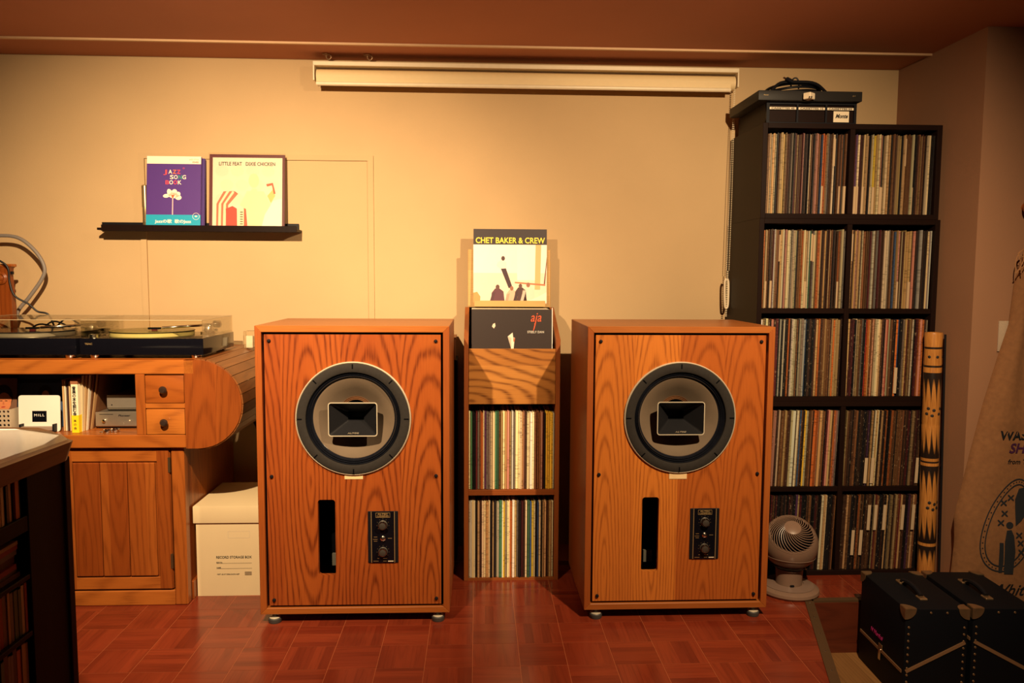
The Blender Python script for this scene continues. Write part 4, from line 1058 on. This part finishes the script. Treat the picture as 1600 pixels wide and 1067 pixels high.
for k in range(3): text('spine_lettering', '本の会'[k], .011, ink(110, 90, 30), yb, (.0115, -.0012, .040-.014*k), None, .01, 'CENTER')
for k in range(6):
    nm = ('cream', 'tan', 'white', 'brown', 'tan', 'brown')[k]
    o = tag(box('record', (0, .0015, 0, .20, 0, .206), ink(*PAL[nm])), '%s thin sleeve, %s of the sleeves leaning between book and amplifier' % (nm, ordinal(k+1)), 'sleeve', 'leaning sleeves in the desk niche')
    o.location = (-1.5525+.0018*k, .235+.012*k, NZ); o.rotation_euler = (0, .03+.027*k, 0)
na = album('record', 'dark blue portrait album standing behind the white stand', (-1.740, .330, NZ), math.radians(8), .20, .205, .004, ink(62, 80, 108))
flat('print_patch', rrect(-.1, .1, .165, .178), ink(24, 32, 50), na, -.0006)
flat('print_patch', circ(.0, .125, .026, 20, .032), ink(40, 26, 26), na, -.0007); flat('print_patch', circ(.002, .117, .014, 18, .020), ink(206, 140, 96), na, -.0009)
nb = album('record', 'portrait photo sleeve at the left edge of the desk niche', (-1.895, .318, NZ), math.radians(6), .12, .185, .003, ink(120, 84, 64))
flat('print_patch', circ(.012, .115, .034, 20, .046), ink(30, 20, 20), nb, -.0006); flat('print_patch', circ(.014, .095, .026, 20, .036), ink(214, 132, 84), nb, -.0009)
flat('print_patch', circ(.036, .104, .006, 12, .011), ink(206, 122, 76), nb, -.0011)
for ex in (.004, .022): flat('print_patch', ellr(ex, .100, .0055, .0016, 0, 10), ink(50, 26, 22), nb, -.0012)
flat('print_patch', ellr(.012, .077, .008, .0026, .1, 10), ink(176, 62, 50), nb, -.0012); flat('print_patch', [(.010, .097), (.014, .097), (.016, .086), (.009, .086)], ink(190, 108, 70), nb, -.0011)
ws = thing('display_stand', 'white plastic display stand with a black label in the desk niche', 'stand', (-1.706, .238, NZ)); ws.rotation_euler = (-.05, 0, 0)
plate('panel', rrect(-.074, .074, 0, .133, .010), [], .004, M_white, ws)
box('label', (-.025, .026, -.0012, 0, .036, .076), M_gloss, ws)
text('label_lettering', 'MILL', .013, M_white, ws, (0, -.0016, .056), .036, .0, 'CENTER', 0, spacing=1.3)
box('ledge', (-.056, .060, -.022, 0, .006, .020), plain('taupe', (.30, .22, .17), .5), ws, .002); 
for s in (-.058, .060): box('ledge_end', (s-.002, s+.003, -.024, 0, .002, .030), M_black, ws)
bk = thing('basket', 'pale perforated plastic basket at the left end of the niche', 'basket', (-1.868, .214, NZ))
holes = [circ(-.064+.0145*i, .012+.0165*j, .0046, 10) for i in range(10) for j in range(5)]
plate('front', rrect(-.076, .076, 0, .086, .004), holes, .003, plain('basket_plastic', (.52, .42, .30), .5), bk)
box('side', (.073, .076, .003, .10, 0, .086), plain('basket_plastic', (.52, .42, .30), .5), bk); box('side', (-.076, -.073, .003, .10, 0, .086), plain('basket_plastic', (.52, .42, .30), .5), bk)
box('inner', (-.070, .070, .05, .098, 0, .07), M_black, bk)
for k, (x, y) in enumerate(((-1.452, .215), (-1.430, .228))):
    lb = ('left', 'right')[k]
    o = tag(lathe('ring', [(.0135, 0), (.0155, .001), (.0155, .010), (.0135, .011), (.0125, .010), (.0125, .001)], M_chrome, None, (x, y, NZ+.0003), 28, closed=True), '%s of two small silver rings before the amplifier' % lb, 'ring', 'silver rings in the desk niche')
tag(lathe('coin', [(0, 0), (.010, 0), (.010, .0018), (0, .002)], M_chrome, None, (-1.474, .222, NZ+.0003), 20), 'small silver disc beside the silver rings', 'coin')

# ------------------------------------------------------------------ turntables
def turntable(xc, label, yellow, text_on):
    t = thing('turntable', label, 'turntable', (xc, .200, .9152), 0, 'turntables on the desk')
    W, D = .218, .355
    for sx in (-.180, .180):
        for sy in (.035, .31):
            lathe('foot', [(0, 0), (.017, 0), (.019, .003), (.019, .011), (.015, .014), (0, .014)], M_chrome, t, (sx, sy, 0), 28)
    box('plinth', (-W, W, 0, D, .013, .073), M_gloss, t, .002, 2)
    lathe('platter', [(0, .0735), (.150, .0735), (.150, .084), (.146, .087), (0, .087)], plain('platter_acrylic', (.62, .54, .20), .3) if yellow else plain('platter_alu', (.52, .47, .36), .3, .6), t, (-.035, .185, 0), 64)
    lathe('platter_mat', [(.147, .0872), (.147, .0895), (0, .0895)], plain('platter_mat_yellow', (.60, .50, .12), .5) if yellow else plain('platter_mat_grey', (.36, .29, .20), .5), t, (-.035, .185, 0), 64)
    vr = lathe('vinyl', [(.151, .0897), (.151, .0913), (.05, .0916), (.003, .0914)], M_gloss if not yellow else plain('vinyl_olive', (.32, .28, .05), .2), t, (-.035, .185, 0), 64)
    lathe('vinyl_rim', [(.1512, .0885), (.1518, .0896), (.1512, .0908)], M_ink, t, (-.035, .185, 0), 64)
    lathe('spindle', [(.004, .089), (.0035, .100), (0, .102)], M_chrome, t, (-.035, .185, 0), 12)
    lathe('arm_base', [(.032, .0735), (.032, .080), (.022, .083), (.015, .098), (.014, .112), (0, .114)], M_chrome, t, (.150, .265, 0), 28)
    tube('tonearm', [(.170, .285, .108), (.150, .262, .108), (.125, .205, .107), (.070, .165, .105), (.015, .150, .102)], .0048, M_chrome, t, 10, 5)
    cbox('headshell', (.045, .014, .007), M_black, t, (-.012, .146, .100), (0, 0, .25)); cbox('cartridge', (.020, .012, .013), plain('red_cartridge', (.20, .02, .02), .4), t, (-.012, .146, .0945), (0, 0, .25))
    o = lathe('counterweight', [(0, 0), (.014, 0), (.014, .022), (0, .022)], M_chrome, t, (.168, .280, .108), 24); o.rotation_euler = (PI/2, 0, math.radians(140))
    lathe('arm_rest', [(.006, .0735), (.005, .104), (.008, .108), (0, .110)], M_chrome, t, (.165, .19, 0), 14)
    lathe('speed_knob', [(.016, .0735), (.015, .085), (0, .086)], M_chrome, t, (-.185, .035, 0), 24)
    if text_on: text('lettering', 'TEAC', .009, M_gold, t, (-.200, -.0006, .050), .026, .02)
    # dust cover, an open-bottomed acrylic box
    cv = box('dust_cover', (-W+.004, W-.004, .004, D-.002, .137, .1395), M_clear, t, .0004)
    box('cover_wall', (-W+.004, W-.004, .004, .0065, .0738, .137), M_clear, cv); box('cover_wall', (-W+.004, W-.004, D-.0045, D-.002, .0738, .137), M_clear, cv)
    for s in (-1, 1): box('cover_wall', (s*(W-.004)-.00125, s*(W-.004)+.00125, .0065, D-.0045, .0738, .137), M_clear, cv)
    M_edge = plain('acrylic_edge', (.52, .42, .26), .25)
    for yy in (.004, D-.004): box('cover_edge', (-W+.004, W-.004, yy-.0003, yy+.0014, .1380, .1397), M_edge, cv)
    for s in (-1, 1): box('cover_edge', (s*(W-.0045)-.0006, s*(W-.0045)+.0006, .005, D-.004, .1385, .1397), M_edge, cv)
    for hx in (-.13, .13): box('hinge', (hx-.02, hx+.02, D, D+.018, .045, .085), M_black, t, .002)
    return t
turntable(-1.313, 'black turntable with an olive yellow record, nearer the loudspeaker', True, True)
turntable(-1.762, 'black turntable with a grey-brown record at the left edge of the desk', False, False)
hc = thing('power_block', 'clear-cased small block behind the turntable at the drum end', 'block', (-1.055, .62, .9152))
box('shell', (-.022, .022, 0, .05, 0, .070), M_clear, hc, .003); box('core', (-.014, .014, .01, .04, .0, .05), M_cream, hc, .002)
# wooden stand and cables at the left edge
wst = thing('wooden_stand', 'carved reddish wooden stand behind the turntable at the left edge', 'stand', (-2.06, .60, .9152))
prof = [(-.08, 0), (.068, 0), (.066, .20), (.060, .30), (.064, .325), (.070, .330), (.070, .338), (-.08, .338)]
plate('panel', prof, [], .03, M_deskv, wst)
lathe('scroll', [(.022, 0), (.026, .006), (.018, .012), (.012, .008), (.006, .014), (0, .014)], M_deskv, wst, (.030, 0, .285), 24, 'Y')
box('cap_edge', (-.08, .074, -.004, .034, .330, .342), M_deskh, wst, .002); box('clip', (.066, .074, .0, .012, .300, .312), M_black, wst)
tag(tube('speaker_cable', [(-2.30, .70, 1.31), (-2.18, .70, 1.36), (-2.086, .70, 1.375), (-2.009, .70, 1.365), (-1.947, .70, 1.313), (-1.913, .70, 1.249), (-1.923, .70, 1.199), (-1.981, .70, 1.118), (-2.028, .70, 1.059), (-2.05, .70, .96), (-2.04, .70, .922)], .0075, M_greycab, None, 10, 6), 'thick grey cable looping up against the wall at the left', 'cable')
tag(tube('signal_cable', [(-2.06, .57, 1.285), (-2.02, .575, 1.27), (-1.991, .58, 1.242), (-1.987, .58, 1.186), (-1.969, .58, 1.129), (-1.928, .60, 1.096), (-1.899, .61, 1.065), (-1.860, .62, 1.05), (-1.84, .63, .98), (-1.84, .64, .922)], .004, M_cable, None, 8, 6), 'thin black cable running over the wooden stand', 'cable')
for k in range(3):
    tag(tube('patch_cord', [(-1.97-.02*k, .62+.03*k, .922), (-1.95+.03*k, .62+.03*k, .975), (-1.90+.04*k, .62+.03*k, 1.012+.010*k), (-1.83+.04*k, .62+.03*k, .995), (-1.79+.04*k, .62+.03*k, .95), (-1.77+.04*k, .62+.03*k, .922)], .0035, M_cable, None, 8, 5), ('leftmost', 'middle', 'rightmost')[k]+' of three short black cords behind the left turntable', 'cable', 'short cords behind the turntable')

# ------------------------------------------------------------------ storage box
sb = thing('storage_box', 'white cardboard record storage box with lid beside the desk', 'box', (-1.165, .270, 0))
bm = bmesh.new()
bw, bd, bh = .292, .33, .300
for a in ((0, bw, 0, .004, 0, bh), (0, bw, bd-.004, bd, 0, bh), (0, .004, .004, bd-.004, 0, bh), (bw-.004, bw, .004, bd-.004, 0, bh), (.004, bw-.004, .004, bd-.004, 0, .004)): addbox(bm, *a)
body = link('body', finish(bm, 'body'), M_box, sb)
ld = box('lid', (-.008, bw+.007, -.008, bd+.008, .285, .350), M_box, sb, .003, 2)
plate('hand_slot', rrect(.118, .200, .225, .252, .003), [rrect(.1192, .1988, .2262, .2508, .003)], .0004, plain('slot_crease', (.55, .47, .34), .8), body, (0, -.0004, 0))
text('lettering', 'RECORD STORAGE BOX', .0135, M_ink, body, (.072, -.0006, .146), .132, .010)
for z, s in ((.1275, 'BOX No.'), (.107, 'NAME')):
    text('lettering', s, .0058, M_ink, body, (.073, -.0006, z+.0012), None, .01); box('rule', (.073, .205, -.0006, 0, z-.001, z-.0002), M_ink, body)
text('lettering', 'VISIT US AT DISKUNION.NET', .0062, M_ink, body, (.074, -.0006, .082), .084, .006)
for k in range(3): flat('mark', rrect(.178, .204, .080+.005*k, .083+.005*k), ink(90, 70, 52), body, -.0005)
# loose cables on the wall behind the box
tag(tube('hanging_cable', [(-1.02, .74, .003), (-1.03, .76, .30), (-1.06, .77, .52), (-1.10, .75, .60), (-1.13, .60, .59)], .006, M_cable, None, 8, 6), 'black cable hanging behind the storage box, curving up under the drum', 'cable')
tag(tube('hanging_cable', [(-.94, .74, .003), (-.95, .77, .28), (-.99, .775, .50), (-1.06, .76, .63), (-1.10, .70, .60)], .005, M_cable, None, 8, 6), 'thinner black cable hanging nearer the loudspeaker behind the box', 'cable')
# box on an added cabinet, black for deep shade, behind the left loudspeaker
bc = thing('shade_cabinet', 'added black cabinet standing in for deep shade between left loudspeaker and record rack', 'cabinet', (-.36, .60, 0))
box('body', (-.19, .170, 0, .185, .012, .868), M_black, bc, .003); box('plinth', (-.18, .16, .01, .175, 0, .012), M_gap, bc)  # body and plinth of the added cabinet, black for deep shade
wb = thing('wooden_box', 'brown wooden box with pale edge behind the left loudspeaker', 'box', (-.36, .60, .868))
box('body', (-.18, .160, .004, .175, 0, .088), M_rackh, wb, .001); box('edge_strip', (.1605, .166, 0, .006, 0, .088), M_cream, wb); box('lid', (-.182, .166, 0, .18, .088, .094), M_rackh, wb, .001)

# ------------------------------------------------------------------ foreground counter at the left
ct = thing('counter', 'dark counter with a live-edge slab top in the left foreground', 'counter', (0, 0, 0))
ZT = .85
slab = [(-1.000, -.915), (-1.004, -.900), (-1.030, -.876), (-1.10, -.80), (-1.16, -.752), (-1.26, -.745), (-1.9, -.735), (-1.9, -2.3), (-1.00, -2.3), (-1.008, -1.60), (-1.014, -1.20), (-1.006, -1.05)]
M_slab = wood('slab_wood', (0.0370, 0.0140, 0.0052, 1), (0.0962, 0.0392, 0.0139, 1), (0.1480, 0.0632, 0.0217, 1), 'Y', .4, .02, .12, .35, .5, .2)
bm = bmesh.new()
A = [bm.verts.new((p[0], p[1], ZT)) for p in slab]; B = [bm.verts.new((p[0]-.012 if p[0] > -1.5 else p[0], p[1]-.006, ZT-.042)) for p in slab]
bm.faces.new(A); bm.faces.new(B[::-1])
for k in range(len(A)): bm.faces.new((A[k], B[k], B[(k+1) % len(A)], A[(k+1) % len(A)]))
link('slab_top', finish(bm, 'slab_top'), M_slab, ct)
XS = -1.030
M_cdark = wood('counter_side', (0.0037, 0.0025, 0.0026, 1), (0.0074, 0.0050, 0.0043, 1), (0.0118, 0.0070, 0.0052, 1), 'Z', .3, .006, .03, .5, .4)
M_cdark2 = wood('counter_edge', (0.0050, 0.0019, 0.0016, 1), (0.0130, 0.0039, 0.0027, 1), (0.0200, 0.0060, 0.0038, 1), 'Z', .3, .006, .03, .45, .4)
box('end_post', (XS-.020, XS+.001, -.892, -.868, 0, ZT-.042), M_cdark2, ct, .002)
box('end_panel', (XS-.45, XS-.020, -.892, -.872, 0, ZT-.042), M_cdark2, ct)
box('side_panel', (XS-.022, XS-.004, -.962, -.892, 0, ZT-.042), M_cdark, ct)
box('stile', (XS-.030, XS-.001, -1.036, -.962, 0, ZT-.042), M_cdark, ct, .002)
box('back_board', (XS-.24, XS-.225, -2.3, -1.036, 0, ZT-.042), M_gap, ct)
for z0, z1 in ((.690, .722), (.588, .598), (.466, .477), (.340, .350), (.08, .10)): box('shelf_board', (XS-.225, XS-.002, -2.3, -1.036, z0, z1), M_cdark2 if z1-z0 < .02 else M_cdark, ct, .001)
box('end_panel', (XS-.45, XS, -2.32, -2.3, 0, ZT-.042), M_cdark, ct)
R = random.Random(5)
def discs(z, h, n, y, where, grp, tmin=.008, tmax=.014):
    for k in range(n):
        tk = R.uniform(tmin, tmax); nm = R.choice(['tan', 'brown', 'dark brown', 'black', 'cream', 'red', 'grey', 'tan', 'brown', 'cream', 'orange', 'green'])
        hh = h*R.uniform(.90, 1.0)
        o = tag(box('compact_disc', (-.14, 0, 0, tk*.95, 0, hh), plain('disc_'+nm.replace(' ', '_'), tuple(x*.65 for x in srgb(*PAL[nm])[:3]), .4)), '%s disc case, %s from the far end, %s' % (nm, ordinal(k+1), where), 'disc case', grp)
        o.location = (XS-.008-R.uniform(0, .006), y-tk, z+.0004); y -= tk
discs(.722, .084, 13, -1.040, 'top shelf of the counter', 'disc cases on the top shelf of the counter')
discs(.477, .108, 15, -1.040, 'third shelf of the counter', 'disc cases on the third shelf of the counter')
discs(.350, .112, 16, -1.040, 'lowest shelf of the counter', 'disc cases on the lowest shelf of the counter')
zz = .598
for k in range(8):
    tk = R.uniform(.006, .013); nm = R.choice(['tan', 'cream', 'brown', 'red', 'tan', 'grey'])
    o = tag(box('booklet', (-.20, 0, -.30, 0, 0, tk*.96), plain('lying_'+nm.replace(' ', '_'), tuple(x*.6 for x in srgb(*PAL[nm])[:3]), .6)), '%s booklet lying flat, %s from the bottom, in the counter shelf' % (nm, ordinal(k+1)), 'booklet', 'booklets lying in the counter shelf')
    o.location = (XS-.012-R.uniform(0, .012), -1.042-R.uniform(0, .02), zz+.0003); o.rotation_euler = (0, 0, R.uniform(-.04, .04)); zz += tk
pp = thing('paper_sheet', 'large white paper sheet lying on the counter slab', 'paper', (0, 0, 0))
sheet = [(-1.060, -.850), (-1.20, -.775), (-1.75, -.77), (-1.75, -1.5), (-1.10, -1.45), (-1.055, -1.15), (-1.040, -.95)]
prism('sheet', sheet, ZT+.0004, ZT+.0016, M_paper, pp)
fl = [(-1.012, -.905), (-1.05, -.855), (-1.10, -.815), (-1.16, -.79), (-1.30, -.80), (-1.30, -1.35), (-1.03, -1.35), (-1.022, -1.05)]
tag(prism('plastic_film', fl, ZT+.0030, ZT+.0034, M_film), 'clear plastic film lying over the paper at the counter corner', 'film')
print('records', count_ind, 'tiles', ntile)
